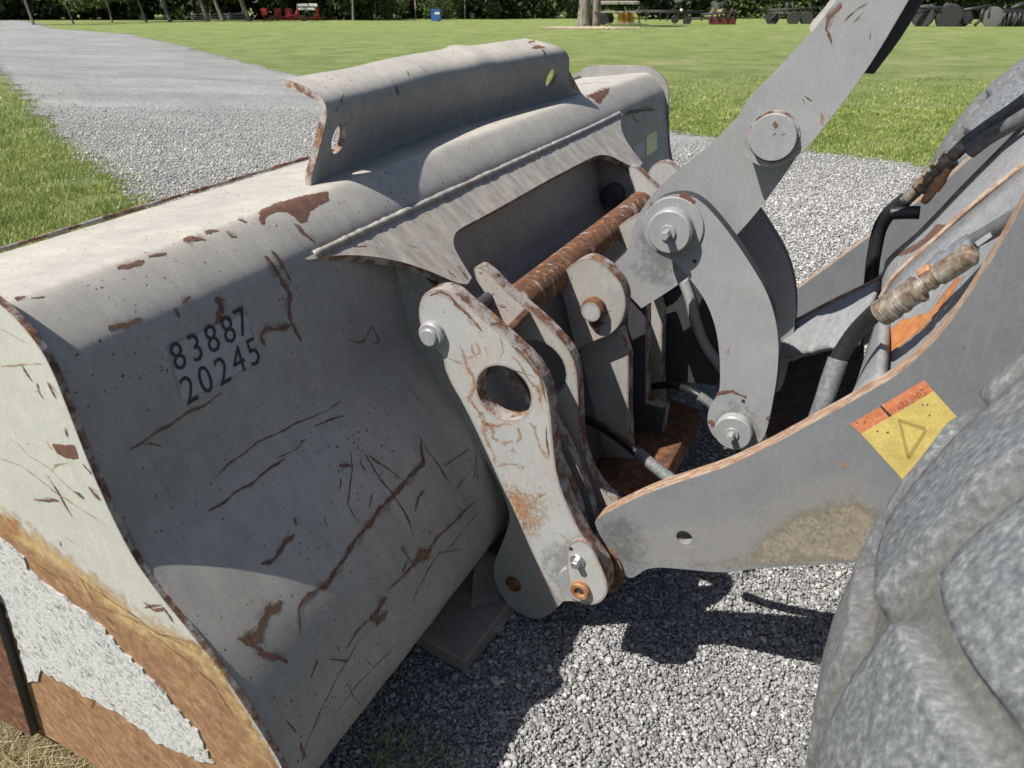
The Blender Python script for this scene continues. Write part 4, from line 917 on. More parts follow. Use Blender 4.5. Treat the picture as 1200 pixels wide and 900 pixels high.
# ------------------------------------------------------------------ ground
def sq(s, q_): p = _F*s-RT*q_; return (p.x, p.y)                # s ahead of the viewer, q to the left
GRAV = [(39.4, 55.9), (33, 40.3), (22.8, 24.4), (18.5, 18.2), (15.4, 13.7), (14.1, 10.95), (12.4, 7.5), (11.1, 4.6), (10.18, 2.7), (9.65, 1.7), (9.28, .69), (8.91, -.18), (8.6, -1.5), (8.5, -4), (8.3, -12), (-14, -14), (-14, -3), (-3, -1), (.0, -.2), (.55, .5), (.75, 1.15), (1.3, 1.75), (2.4, 3.0),
        (3.45, 4.3), (4.34, 5.49), (4.74, 6.22), (5.32, 7.44), (6.75, 10.1), (9.38, 14.6), (13.2, 21.2), (22, 36), (38, 60), (56, 88), (62, 92)]
GRAV = [(a*GK, b*GK) for a, b in GRAV]
def poly_sd(px_, py_, poly):
    x = np.asarray(px_, float); y = np.asarray(py_, float); ins = np.zeros(x.shape, bool); dm = np.full(x.shape, 1e9); n = len(poly)
    for i in range(n):
        x1, y1 = poly[i]; x2, y2 = poly[(i+1) % n]
        if y1 != y2:
            c = ((y1 > y) != (y2 > y)) & (x < (x2-x1)*(y-y1)/(y2-y1)+x1); ins ^= c
        Lq = (x2-x1)**2+(y2-y1)**2+1e-12; t = np.clip(((x-x1)*(x2-x1)+(y-y1)*(y2-y1))/Lq, 0, 1)
        dm = np.minimum(dm, np.hypot(x-x1-t*(x2-x1), y-y1-t*(y2-y1)))
    return np.where(ins, dm, -dm)
def terr_np(x, y): s = (x*_F.x+y*_F.y)/GK; return (-.034*np.clip(s-4, 0, 396)-CH)*GK+CH
def np_mesh(name, co, tri, mat, smooth=False, attr=None, origin=(0, 0, 0)):
    me = bpy.data.meshes.new(name); co = np.asarray(co, np.float32)-np.asarray(origin, np.float32); tri = np.asarray(tri, np.int32)
    me.vertices.add(len(co)); me.vertices.foreach_set('co', co.ravel()); k = tri.shape[1]
    me.loops.add(tri.size); me.loops.foreach_set('vertex_index', tri.ravel())
    me.polygons.add(len(tri)); me.polygons.foreach_set('loop_start', np.arange(0, tri.size, k, dtype=np.int32))
    if attr:
        for nm, vals in attr.items(): a = me.attributes.new(nm, 'FLOAT', 'POINT'); a.data.foreach_set('value', np.asarray(vals, np.float32))
    me.update(calc_edges=True); me.validate(); me.materials.append(M[mat])
    if smooth: me.polygons.foreach_set('use_smooth', [True]*len(me.polygons))
    o = bpy.data.objects.new(name, me); o.location = origin; COL.objects.link(o); return o
def lawn_mat():
    nb = NB('mown_grass'); a = nb.noise(.9, 6, .6); b = nb.noise(9, 8, .75); c = nb.noise(70, 6, .8)
    f = nb.math('ADD', nb.math('MULTIPLY', a, .4), nb.math('ADD', nb.math('MULTIPLY', b, .35), nb.math('MULTIPLY', c, .35)))
    col = nb.ramp(f, [(.36, (.03, .055, .014)), (.45, (.105, .16, .032)), (.53, (.175, .235, .055)), (.65, (.30, .325, .11))])
    d = nb.ramp(nb.noise(.35, 5, .65, vec=nb.mapping((.5, 1.6, 1), (0, 0, .7))), [(.55, 0), (.72, .6)])
    return nb.done(nb.mix(d, col, (.36, .33, .16)), .8, nb.bump(nb.math('ADD', b, c), .9, .05))
M['lawn'] = lawn_mat()
def blade_mat(name, g):
    nb = NB(name); a = nb.n('ShaderNodeAttribute', attribute_name='tone'); p = nb.noise(1.1, 5, .65)
    f = nb.math('ADD', nb.math('MULTIPLY', a.outputs['Fac'], .6), nb.math('MULTIPLY', p, .4))
    nb.done(nb.ramp(f, [(.22, g[0]), (.45, g[1]), (.62, g[2]), (.8, g[3])]), .55)
    tl = nb.n('ShaderNodeBsdfTranslucent'); mx = nb.n('ShaderNodeMixShader'); mx.inputs[0].default_value = .25
    tl.inputs[0].default_value = (*g[2], 1); nb.l(nb.b.outputs[0], mx.inputs[1]); nb.l(tl.outputs[0], mx.inputs[2]); nb.l(mx.outputs[0], nb.out.inputs[0]); return nb.m
M['blade'] = blade_mat('grass_blades', ((.12, .18, .035), (.27, .34, .075), (.40, .44, .14), (.62, .56, .27)))
M['blade_dry'] = blade_mat('straw_blades', ((.16, .15, .06), (.32, .26, .13), (.46, .38, .22), (.6, .52, .36)))
def gravel_mat(mask=True):
    nb = NB('crushed_grey_gravel' if mask else 'gravel_bed')
    v = nb.vor(62); v2 = nb.vor(150); sp = nb.n('ShaderNodeSeparateColor'); nb.l(v.outputs['Color'], sp.inputs[0]); s2 = nb.n('ShaderNodeSeparateColor'); nb.l(v2.outputs['Color'], s2.inputs[0])
    t = nb.math('ADD', nb.math('MULTIPLY', sp.outputs[0], .6), nb.math('MULTIPLY', s2.outputs[0], .4))
    col = nb.ramp(t, [(.1, (.10, .10, .103)), (.45, (.275, .272, .265)), (.85, (.52, .515, .50))])
    d = nb.ramp(nb.noise(.8, 6, .7, vec=nb.mapping((1, .35, 1), (0, 0, -.4))), [(.35, .72), (.65, 1.08)])
    mm = nb.n('ShaderNodeMix', data_type='RGBA', blend_type='MULTIPLY'); mm.inputs[0].default_value = 1; nb.l(col, mm.inputs[6]); nb.l(d, mm.inputs[7])
    h = nb.math('ADD', nb.math('MULTIPLY', v.outputs['Distance'], -1), nb.math('MULTIPLY', v2.outputs['Distance'], -.5))
    nb.done(mm.outputs[2], .85, nb.bump(h, 1.0, .012))
    if mask:
        a = nb.n('ShaderNodeAttribute', attribute_name='m'); n = nb.math('ADD', nb.math('MULTIPLY', nb.noise(1.6, 6, .7), .6), nb.math('MULTIPLY', nb.noise(14, 5, .7), .4))
        f = nb.math('ADD', a.outputs['Fac'], nb.math('MULTIPLY', nb.math('SUBTRACT', n, .5), 1.5)); f = nb.ramp(f, [(.5, 0), (.53, 1)])
        tr = nb.n('ShaderNodeBsdfTransparent'); mx = nb.n('ShaderNodeMixShader'); nb.l(f, mx.inputs[0]); nb.l(tr.outputs[0], mx.inputs[1]); nb.l(nb.b.outputs[0], mx.inputs[2]); nb.l(mx.outputs[0], nb.out.inputs[0])
    return nb.m
M['gravel'] = gravel_mat()
S_ = [-60, -20, -6, -2, 0, 1, 2, 3, 4*GK]+[4.15*1.06**k for k in range(1, 78)]+[400*GK]
Q_ = sorted([sgn*(1.1**k-1)*1.2 for k in range(0, 58) for sgn in (-1, 1)]); Q_ = sorted(set(Q_))
V = []; Fc = []
for s in S_:
    for q_ in Q_: x, y = sq(s, q_); V.append((x, y, terr(x, y)-.012))
for i in range(len(S_)-1):
    for j in range(len(Q_)-1): k = i*len(Q_)+j; Fc.append((k, k+len(Q_), k+len(Q_)+1, k+1))
lawn = mk('lawn_ground', V, Fc, 'lawn'); lawn['kind'] = 'structure'
SG = [-9+.5*k for k in range(22)]+[2+.25*k for k in range(9)]
while SG[-1] < 105: SG.append(SG[-1]*1.035)
SG = sorted(set([s for s in SG if abs(s-4*GK) > .06]+[4*GK]))
V = []; Fc = []; A = []; idx = {}
GX = [(i, j) for i in range(len(SG)) for j in range(-70, 130)]
pts = np.array([sq(SG[i], j*max(.12, abs(SG[i])*.03)) for i, j in GX]); sd = poly_sd(pts[:, 0], pts[:, 1], GRAV)
for (ij, p, d) in zip(GX, pts, sd):
    w_ = .35+.02*abs(SG[ij[0]])
    if d > -w_*1.3: idx[ij] = len(V); V.append((p[0], p[1], terr(p[0], p[1]))); A.append(max(0, min(1, .5+d/(2*w_))))
for (i, j) in idx:
    q4 = [(i, j), (i+1, j), (i+1, j+1), (i, j+1)]
    if all(k in idx for k in q4): Fc.append(tuple(idx[k] for k in q4)[::-1])
gr_ = mk('gravel_road', V, Fc, 'gravel', attr={'m': A}); gr_['kind'] = 'structure'
# loose stones
def stone_mat():
    nb = NB('loose_gravel_stones'); a = nb.n('ShaderNodeAttribute', attribute_name='tone')
    col = nb.ramp(a.outputs['Fac'], [(.0, (.10, .10, .104)), (.4, (.23, .23, .228)), (.8, (.38, .375, .365)), (.97, (.58, .565, .53)), (1, (.60, .50, .34))])
    return nb.done(col, .8, nb.bump(nb.noise(300, 4, .7), .5, .002))
M['stones'] = stone_mat()
t_ = (1+5**.5)/2
ICO = np.array([(-1, t_, 0), (1, t_, 0), (-1, -t_, 0), (1, -t_, 0), (0, -1, t_), (0, 1, t_), (0, -1, -t_), (0, 1, -t_), (t_, 0, -1), (t_, 0, 1), (-t_, 0, -1), (-t_, 0, 1)])/1.9
ICF = np.array([(0, 11, 5), (0, 5, 1), (0, 1, 7), (0, 7, 10), (0, 10, 11), (1, 5, 9), (5, 11, 4), (11, 10, 2), (10, 7, 6), (7, 1, 8), (3, 9, 4), (3, 4, 2), (3, 2, 6), (3, 6, 8), (3, 8, 9), (4, 9, 5), (2, 4, 11), (6, 2, 10), (8, 6, 7), (9, 8, 1)])
OCT = np.array([(1, 0, 0), (-1, 0, 0), (0, 1, 0), (0, -1, 0), (0, 0, 1), (0, 0, -1)], float); OCF = np.array([(0, 2, 4), (2, 1, 4), (1, 3, 4), (3, 0, 4), (2, 0, 5), (1, 2, 5), (3, 1, 5), (0, 3, 5)])
def stones(P, size, base, faces):
    n = len(P); B = base[None]*(1+RNG.uniform(-.32, .32, (n, len(base), 1))); B = B*RNG.uniform(.5, 1.35, (n, 1, 3))*size[:, None, None]; B[:, :, 2] *= .75
    a = RNG.uniform(0, 6.28, n); t = RNG.uniform(-.6, .6, n); ca, sa, ct, st = np.cos(a), np.sin(a), np.cos(t), np.sin(t)
    x, y, z = B[..., 0], B[..., 1], B[..., 2]; y2 = y*ct[:, None]-z*st[:, None]; z2 = y*st[:, None]+z*ct[:, None]
    X = x*ca[:, None]-y2*sa[:, None]; Y = x*sa[:, None]+y2*ca[:, None]
    co = np.stack([X+P[:, 0:1], Y+P[:, 1:2], z2+P[:, 2:3]], -1).reshape(-1, 3)
    fc = (faces[None]+(np.arange(n)*len(base))[:, None, None]).reshape(-1, 3); tone = np.repeat(np.clip(RNG.beta(2.2, 2.0, n), 0, .99)+(RNG.random(n) < .006)*.2, len(base)); return co, fc, np.clip(tone, 0, 1)
def scatter(n, smin, smax, qmin, qmax, pw=1.0):
    s = smin+(smax-smin)*RNG.random(n)**pw; q_ = qmin+(qmax-qmin)*RNG.random(n)
    x = _F.x*s-RT.x*q_; y = _F.y*s-RT.y*q_; return x, y, s
def inview(x, y, z, marg=30):
    dx, dy, dz = x, y, z-CH; zf = dx*FWD.x+dy*FWD.y+dz*FWD.z; u = 600+FPX*(dx*RT.x+dy*RT.y)/zf; v = 450+FPX*(dx*DN.x+dy*DN.y+dz*DN.z)/zf
    return (zf > .1) & (u > -marg) & (u < 1200+marg) & (v > -marg) & (v < 900+2*marg), u, v
sets = []
def add_st(n, smin, smax, qa, qb, sz, base, faces, pw=1.0, edge=.0, cond=None, lite=0):
    x, y, s = scatter(n, smin, smax, qa, qb, pw); z = terr_np(x, y)+RNG.uniform(0, .009, n); ok, u, v = inview(x, y, z); sd = poly_sd(x, y, GRAV)
    ok &= sd > RNG.normal(edge, .12, n)
    if smax > 7: ok &= RNG.random(n) < np.clip((smax-s)/(smax-5.5), 0, 1)
    if cond is not None: ok &= cond(u, v)
    x, y, z = x[ok], y[ok], z[ok]; size = RNG.uniform(sz[0], sz[1], len(x))*(1+(RNG.random(len(x)) < .04)*.7)
    co, fc, tn = stones(np.stack([x, y, z+size*.25], 1), size, base, faces); sets.append((co, fc, np.clip(tn+lite, 0, .96)))
nearok = lambda u, v: ((u > 360) & (v > 440) & ((u < 1120) | (v < 500))) | (v < 470)
add_st(150000, .9, 2.8, -1.3, 1.1, (.0024, .0068), ICO, ICF, cond=lambda u, v: (u > 350) & (v > 430) & (u < 1110))
add_st(170000, 2.4, 9.8, -4.2, .2, (.006, .012), OCT, OCF, cond=lambda u, v: (u > 740) & (u < 1120) & (v < 420) & (v > 140), lite=.17)
add_st(260000, 4.0, 13.5, -.4, 10, (.006, .013), OCT, OCF, cond=lambda u, v: (u < 420) & (v < 300) & (v > 50), pw=.8, lite=.2)
k0 = 0; CO, FO, TO = [], [], []
for co, fc, tn in sets: CO.append(co); FO.append(fc+k0); TO.append(tn); k0 += len(co)
st_o = np_mesh('loose_gravel', np.concatenate(CO), np.concatenate(FO), 'stones', attr={'tone': np.concatenate(TO)}); st_o['kind'] = 'stuff'
# grass blades
def blades(P, h, wd, tone, lean=.5):
    n = len(P); a = RNG.uniform(0, 6.28, n); dx, dy = np.cos(a)*wd/2, np.sin(a)*wd/2; lx, ly = RNG.normal(0, lean, n)*h, RNG.normal(0, lean, n)*h
    z0 = P[:, 2]-.012
    v0 = np.stack([P[:, 0]-dx, P[:, 1]-dy, z0], 1); v1 = np.stack([P[:, 0]+dx, P[:, 1]+dy, z0], 1)
    m0 = np.stack([P[:, 0]-dx*.8+lx*.35, P[:, 1]-dy*.8+ly*.35, z0+h*.6], 1); m1 = np.stack([P[:, 0]+dx*.8+lx*.35, P[:, 1]+dy*.8+ly*.35, z0+h*.6], 1)
    tp = np.stack([P[:, 0]+lx, P[:, 1]+ly, z0+h], 1); co = np.stack([v0, v1, m1, m0, tp], 1).reshape(-1, 3)
    b = np.arange(n)*5; f = np.concatenate([np.stack([b, b+1, b+2], 1), np.stack([b, b+2, b+3], 1), np.stack([b+3, b+2, b+4], 1)]); return co, f, np.repeat(tone, 5)
def grass(name, specs, mat, keep_in=None):
    CO, FO, TO = [], [], []; k0 = 0
    for (n, s0, s1, q0, q1, h0, h1, wd, cond) in specs:
        x, y, s = scatter(n, s0, s1, q0, q1); cl = np.array([mnoise.noise(Vector((a*2.2, b*2.2, 0))) for a, b in zip(x, y)]) if n < 200000 else np.zeros(n)
        z = terr_np(x, y); ok, u, v = inview(x, y, z, 40); sd = poly_sd(x, y, GRAV)+RNG.normal(0, .10, n)+cl*.45
        ok &= (sd < -.02) | ((sd < .8) & (RNG.random(n) < .10) & (cl > .1)); ok &= cond(u, v); ok &= RNG.random(n) < np.clip((20-s)/10, 0, 1); ok &= (cl > -.28) | (RNG.random(n) < .35)
        x, y, z, cl = x[ok], y[ok], z[ok], cl[ok]; m_ = len(x)
        co, f, t = blades(np.stack([x, y, z], 1), RNG.uniform(h0, h1, m_)*(1+cl*.8), wd*RNG.uniform(.6, 1.3, m_), np.clip(RNG.normal(.42-cl*.25, .22, m_), 0, 1)); CO.append(co); FO.append(f+k0); TO.append(t); k0 += len(co)
    o = np_mesh(name, np.concatenate(CO), np.concatenate(FO), mat, attr={'tone': np.concatenate(TO)}); o['kind'] = 'stuff'; return o
grass('lawn_grass', [(150000, 4.5, 9.5, 1.5, 8.5, .015, .058, .007, lambda u, v: (u < 320) & (v > 70) & (v < 320)), (80000, 9, 18, 3.5, 16, .03, .07, .012, lambda u, v: (u < 260) & (v > 50)),
                     (130000, 7.3, 13, -8, 1.2, .015, .045, .009, lambda u, v: (u > 640) & (v < 230)), (130000, 11, 21, -13, 9, .02, .05, .014, lambda u, v: (u > 150) & (v < 140))], 'blade')
# dry cut grass below the near side plate
def dry(name, n, x0, x1, y0, y1, h0, h1, mat, lean):
    x = RNG.uniform(x0, x1, n); y = RNG.uniform(y0, y1, n); co, f, t = blades(np.stack([x, y, terr_np(x, y)+.004], 1), RNG.uniform(h0, h1, n), np.full(n, .0035), np.clip(RNG.normal(.5, .25, n), 0, 1), lean)
    o = np_mesh(name, co, f, mat, attr={'tone': t}); o['kind'] = 'stuff'
dry('dry_grass', 16000, .30, .72, 1.2, 2.3, .02, .05, 'blade_dry', 1.6)
dry('shaded_weeds', 260, .80, .98, .62, .80, .02, .06, 'blade', 1.2)
# ------------------------------------------------------------------ far edge of the lawn: woodland, trees, hedge
def leaf_mat(name, c0, c1, c2):
    nb = NB(name); a = nb.n('ShaderNodeAttribute', attribute_name='tone')
    nb.done(nb.ramp(a.outputs['Fac'], [(0, c0), (.5, c1), (1, c2)]), .6)
    tl = nb.n('ShaderNodeBsdfTranslucent'); mx = nb.n('ShaderNodeMixShader'); mx.inputs[0].default_value = .2; tl.inputs[0].default_value = (*c1, 1)
    nb.l(nb.b.outputs[0], mx.inputs[1]); nb.l(tl.outputs[0], mx.inputs[2]); nb.l(mx.outputs[0], nb.out.inputs[0]); return nb.m
M['leaf'] = leaf_mat('tree_leaves', (.03, .055, .012), (.07, .11, .025), (.14, .19, .05))
M['leaf_shade'] = leaf_mat('shaded_leaves', (.012, .02, .006), (.022, .036, .01), (.04, .06, .018))  # darker copy of the tree leaves; the wood's shade is in the colour
def bark_mat():
    nb = NB('grey_bark'); f = nb.noise(6, 8, .75, vec=nb.mapping((1, 1, .2)))
    return nb.done(nb.ramp(f, [(.35, (.10, .085, .07)), (.55, (.24, .21, .175)), (.7, (.38, .35, .31))]), .9, nb.bump(f, .8, .05))
M['bark'] = bark_mat()
def leaf_cloud(centres, radii, n, size):
    k = RNG.integers(0, len(centres), n); C_ = np.asarray(centres)[k]; R_a = np.asarray(radii)[k]
    d = RNG.normal(0, 1, (n, 3)); d /= np.linalg.norm(d, axis=1)[:, None]; rr = RNG.random(n)**.45
    P = C_+d*(R_a*rr[:, None]); a = RNG.normal(0, 1, (n, 3)); a /= np.linalg.norm(a, axis=1)[:, None]; b = np.cross(a, RNG.normal(0, 1, (n, 3))); b /= np.linalg.norm(b, axis=1)[:, None]
    s = size*RNG.uniform(.5, 1.3, (n, 1)); co = np.stack([P-a*s, P+b*s*.6, P+a*s, P-b*s*.6], 1).reshape(-1, 3); f = (np.arange(n)*4)[:, None]+np.array([0, 1, 2, 3])
    t = np.clip(RNG.normal(.5, .25, n)+.15*d[:, 2], 0, 1); return co, f, np.repeat(t, 4)
def tree(u, v, wpx, hpx_lean, label, crown_h, crown_r, nleaf, low=2.0, name='tree', mat='leaf', group=None, fork=False, dist=None):
    b = onG(u, v) if dist is None else C0+(onG(u, v)-C0)*1.0
    sc = (b-C0).dot(FWD)/FPX; r0 = wpx*sc/2; t = empty(name, b, label, 'tree', group)
    lean = (-RT)*0+RT*(hpx_lean); H = crown_h
    tr_ = []
    pts = [b+Vector((0, 0, -.2)), b+lean*.35+Vector((0, 0, H*.2)), b+lean*.7+Vector((0, 0, H*.45)), b+lean+Vector((0, 0, H*.85))]
    tube('trunk', pts, r0, 'bark', t, 10, 5, rad=lambda f, i: (1.25 if i == 0 else 1)*(1-.75*f))
    for k in range(5):
        f = .3+.12*k; p = b+lean*f+Vector((0, 0, H*f*.9)); a = k*2.4+u
        e = p+Vector((math.cos(a)*crown_r*.7, math.sin(a)*crown_r*.7, H*.18)); tube('limb', [p, (p+e)/2+Vector((0, 0, .2)), e], r0*.35, 'bark', t, 6, 3, rad=lambda f, i: 1-.7*f)
    cs, rs = [], []
    for k in range(22):
        a = RNG.uniform(0, 6.28); rr = crown_r*math.sqrt(RNG.random()); z = low+(H-low)*RNG.random()
        cs.append((b.x+lean.x*.6+math.cos(a)*rr, b.y+lean.y*.6+math.sin(a)*rr, b.z+z)); q_ = crown_r*RNG.uniform(.22, .42); rs.append((q_, q_, q_*.75))
    co, f, tn = leaf_cloud(cs, rs, nleaf, .16)
    o = np_mesh('crown', co, f, mat, attr={'tone': tn}, origin=tuple(b)); o.parent = t; o.location = (0, 0, 0)
    return t
G1 = 'trees along the edge of the wood'
tree(40, 29, 3.2, -.6, 'slim grey tree forking near the left end of the gravel road', 9, 2.6, 1500, 3.0, group=G1, mat='leaf_shade')
tree(87, 28, 2.0, -.9, 'thin leaning sapling between the road end and the leafy tree', 7, 1.8, 700, 3.0, group=G1, mat='leaf_shade')
tree(132, 26, 2.2, -.4, 'tree whose low sunlit leaves hang above the lawn at left', 9, 3.2, 4200, 1.25, group=G1)
tree(172, 25.5, 3.0, -1.2, 'dim tree directly left of the pale leaning trunk', 9, 2.4, 1200, 3.2, group=G1, mat='leaf_shade')
tree(200, 25, 5.5, -1.5, 'pale sunlit trunk leaning left over the lawn edge', 10, 3.0, 2600, 2.3, group=G1)
tree(244, 25, 5.0, -1.3, 'left one of the close pair of trunks beside the rail gate', 10, 2.6, 1500, 3.0, group=G1, mat='leaf_shade')
tree(262, 25, 5.0, -1.6, 'right one of the close pair of trunks beside the rail gate', 10, 2.6, 1500, 3.0, group=G1, mat='leaf_shade')
tree(293, 25, 6.0, -1.8, 'stout leaning trunk just left of the red machine', 10, 2.8, 1500, 3.0, group=G1, mat='leaf_shade')
tree(414, 24, 3.0, .3, 'small tree with pale trunk between red machine and blue bin', 8, 2.4, 2400, 1.9, group=G1)
big = tree(684, 31, 17, .1, 'large rough twin-trunk tree standing on the lawn beside the wagon', 11, 4.0, 3500, 3.2, name='big_tree')
bb = onG(698, 31); tube('trunk', [bb+Vector((0, 0, -.2)), bb+Vector((0, 0, 2.2)), bb+Vector((0, 0, 5))+RT*.4, bb+Vector((0, 0, 8))+RT*.9], .42, 'bark', big, 12, 5, rad=lambda f, i: 1-.6*f)
# bark chips round its foot
rt_ = onG(690, 33); x = RNG.normal(rt_.x, 1.1, 2500); y = RNG.normal(rt_.y, 1.4, 2500); co, f, tn = stones(np.stack([x, y, terr_np(x, y)+.03], 1), RNG.uniform(.03, .10, 2500), OCT, OCF)
M['chips'] = flatmat('bark_chips', (.42, .34, .25), .9, 0, .3, 8); ch_ = np_mesh('bark_chips', co, f, 'chips'); ch_['kind'] = 'stuff'
def bush(u, v, wm, hm, label, n=2600, mat='leaf'):
    b = onG(u, v); t = empty('bush', b, label, 'bush', 'bushes of the hedgerow'); cs, rs = [], []
    for k in range(16):
        q_ = RNG.uniform(.3, .55)*hm*.6; o_ = RNG.uniform(-wm/2, wm/2); d_ = RNG.uniform(0, 1.6); p = b+RT*o_+_F*d_
        cs.append((p.x, p.y, b.z+RNG.uniform(.15, .95)*hm*(1-.35*abs(o_)/(wm/2)))); rs.append((q_*1.2, q_*1.2, q_))
    co, f, tn = leaf_cloud(cs, rs, n, .13); o = np_mesh('foliage', co, f, mat, attr={'tone': tn}, origin=tuple(b)); o.parent = t; o.location = (0, 0, 0)
    tube('stem', [b+Vector((0, 0, -.1)), b+_F*.6+Vector((0, 0, hm*.6))], .08, 'bark', t, 6, 1, curve=False)
for u, v, w_, h_, lb in ((440, 23.5, 5, 3.6, 'dense bush at the lawn edge beyond the small pale trunk'), (487, 23, 5, 4, 'bright bush directly left of the blue bin'), (545, 22.5, 6, 4.4, 'rounded bush directly right of the blue bin'),
                         (592, 21.5, 6, 4.2, 'wide bush midway between blue bin and big tree'), (640, 20.5, 6, 4.6, 'tall pale green bush left of the big tree'), (760, 14, 7, 4.2, 'bush behind the flat wagon'), (815, 13.5, 7, 4.4, 'bush behind the dark red plough'),
                         (868, 12, 7, 4.0, 'bush right of the plough'), (935, 10, 7, 4.2, 'bush behind the wheeled cultivator'), (1100, 8, 8, 4.2, 'bush beyond the black tyres'), (1165, 7, 8, 4.2, 'bush above the black disc rake'), (710, 16, 5, 4.0, 'bush behind the wagon end next to the big tree'), (1040, 9, 7, 4.0, 'bush seen beside the tilt lever')):
    bush(u, v, w_*1.25, h_, lb, 3400)
# dense wood behind everything
cs, rs = [], []
for k in range(330):
    u = RNG.uniform(-900, 2000); s = RNG.uniform(101, 127); b = _F*s+RT*((u-600)/FPX*s*.9); q_ = RNG.uniform(2.2, 4.2); cs.append((b.x, b.y, terr(b.x, b.y)+RNG.uniform(0, 13))); rs.append((q_, q_, q_))
co, f, tn = leaf_cloud(cs, rs, 90000, .55); wd_ = np_mesh('woodland', co, f, 'leaf_shade', attr={'tone': tn}); wd_['kind'] = 'stuff'
cs, rs = [], []
for k in range(210):
    u = RNG.uniform(-250, 430); s = RNG.uniform(96.5, 101); b = _F*s+RT*((u-600)/FPX*s*.9); q_ = RNG.uniform(1.2, 2.4); cs.append((b.x, b.y, terr(b.x, b.y)+RNG.uniform(0, 6))); rs.append((q_, q_, q_))
co, f, tn = leaf_cloud(cs, rs, 60000, .4); wd2 = np_mesh('undergrowth', co, f, 'leaf_shade', attr={'tone': tn}); wd2['kind'] = 'stuff'
cs, rs = [], []
for k in range(170):
    u = RNG.uniform(400, 1500); s = RNG.uniform(106, 112); b = _F*s+RT*((u-600)/FPX*s*.9); q_ = RNG.uniform(1.2, 2.2); cs.append((b.x, b.y, terr(b.x, b.y)+RNG.uniform(0, 5))); rs.append((q_, q_, q_))
co, f, tn = leaf_cloud(cs, rs, 50000, .3); wd3 = np_mesh('hedgerow', co, f, 'leaf', attr={'tone': tn}); wd3['kind'] = 'stuff'
# ------------------------------------------------------------------ things along the far side of the lawn
M['red'] = flatmat('red_machine_paint', (.42, .03, .035), .45, 0, .2); M['white'] = flatmat('white_paint', (.72, .72, .70), .5, 0, .08); M['blue'] = flatmat('blue_plastic', (.035, .12, .38), .5, 0, .1)
M['orange'] = flatmat('orange_tank', (.55, .25, .04), .5, 0, .15, 4); M['wood'] = flatmat('weathered_deck_board', (.38, .34, .28), .8, 0, .2, 6); M['darkred'] = flatmat('dark_red_iron', (.11, .025, .02), .6, 0, .3, 5)
M['iron'] = flatmat('black_iron', (.03, .03, .033), .5, 0, .3, 6); M['rubber'] = flatmat('black_tyre', (.028, .028, .028), .75, 0, .2, 8); M['hub'] = flatmat('grey_hub', (.13, .13, .125), .5, 0, .2, 8); M['rail'] = flatmat('grey_gate_rail', (.30, .30, .28), .6, 0, .2, 6)
class Far:
    """helper: right/up metres measured in pixels of the photograph at the thing's own distance"""
    def __init__(s, name, u, v, label, cat, group=None):
        s.b = onG(u, v); s.u, s.v = u, v; s.sc = (s.b-C0).length/FPX*1.0; s.t = empty(name, s.b, label, cat, group)
    def p(s, u, v, d=0):
        n = _F; q_ = onP(u, v, s.b+_F*d, n); return q_
    def bar(s, name, a, b, r, mat, d=0, d2=None): return tube(name, [s.p(*a, d), s.p(*b, d if d2 is None else d2)], r, mat, s.t, 6, 1, curve=False)
    def bx(s, name, u0, v0, u1, v1, dep, mat, d=0):
        a = s.p(u0, v1, d); b = s.p(u1, v0, d); c = (a+b)/2+_F*dep/2; w_ = (b-a).dot(RT); h = b.z-a.z
        V, Fc = [], []
        for k in (-1, 1):
            for m_ in (-1, 1):
                for l in (-1, 1): V.append(c+RT*w_/2*k+_F*dep/2*m_+Vector((0, 0, h/2*l)))
        return mk(name, V, [(0, 1, 3, 2), (4, 6, 7, 5), (0, 4, 5, 1), (2, 3, 7, 6), (0, 2, 6, 4), (1, 5, 7, 3)], mat, s.t)
    def wheel(s, u, v, rpx, wd=.25, d=0, yaw=0, hub=.45):
        c = s.p(u, v, d); R = rpx*s.sc; ax = (_F*math.cos(yaw)+RT*math.sin(yaw)); t = empty('wheel', c, parent=s.t)
        lathe('tyre', c-ax*wd/2, ax, [(R*.5, 0), (R*.92, .0), (R, wd*.2), (R, wd*.8), (R*.92, wd), (R*.5, wd)], 'rubber', t, 20); lathe('rim', c-ax*wd*.4, ax, [(R*.0001, wd*.1), (R*hub, wd*.1), (R*(hub+.06), 0), (R*(hub+.06), wd*.8)], 'hub', t, 16)
m_ = Far('mower', 345, 24.5, 'red farm machine with a white roller frame parked at the wood edge', 'farm machine')
for a, b in (((349, 24), (350, 5)), ((371, 24), (370, 5)), ((345, 24), (349, 9)), ((374, 24), (371, 9)), ((330, 21), (349, 17))): m_.bar('post', a, b, .09, 'red')
m_.bx('roller', 348, 4.5, 371, 7.5, .5, 'white', -.2); m_.bx('roller', 350, 9, 369, 11.5, .4, 'white', -.2); m_.bx('deck', 314, 19, 346, 23, 1.2, 'darkred'); m_.bx('drawbar', 332, 20, 376, 21.5, .3, 'red')
for u in (309, 325, 338): m_.bar('seat_post', (u, 24), (u+1, 13), .08, 'red'); m_.bx('shield', u-3, 10, u+3, 18, .4, 'red', .2)
m_.wheel(356, 22, 3, .2, -.2); m_.wheel(318, 22.5, 2, .2, -.2)
g_ = Far('rail_gate', 262, 25, 'low grey rail gate between the leaning trunks', 'gate')
for v_ in (17, 19.5, 22): g_.bar('rail', (225, v_), (288, v_-.5), .05, 'rail', 2)
for u in (225, 246, 268, 288): g_.bar('rail_post', (u, 25), (u, 15), .06, 'rail', 2)
g_.bar('rail', (268, 17), (285, 15), .05, 'rail', 1.8)
b_ = Far('wheelie_bin', 511, 25, 'blue wheeled bin with white notice standing at the hedge', 'bin')
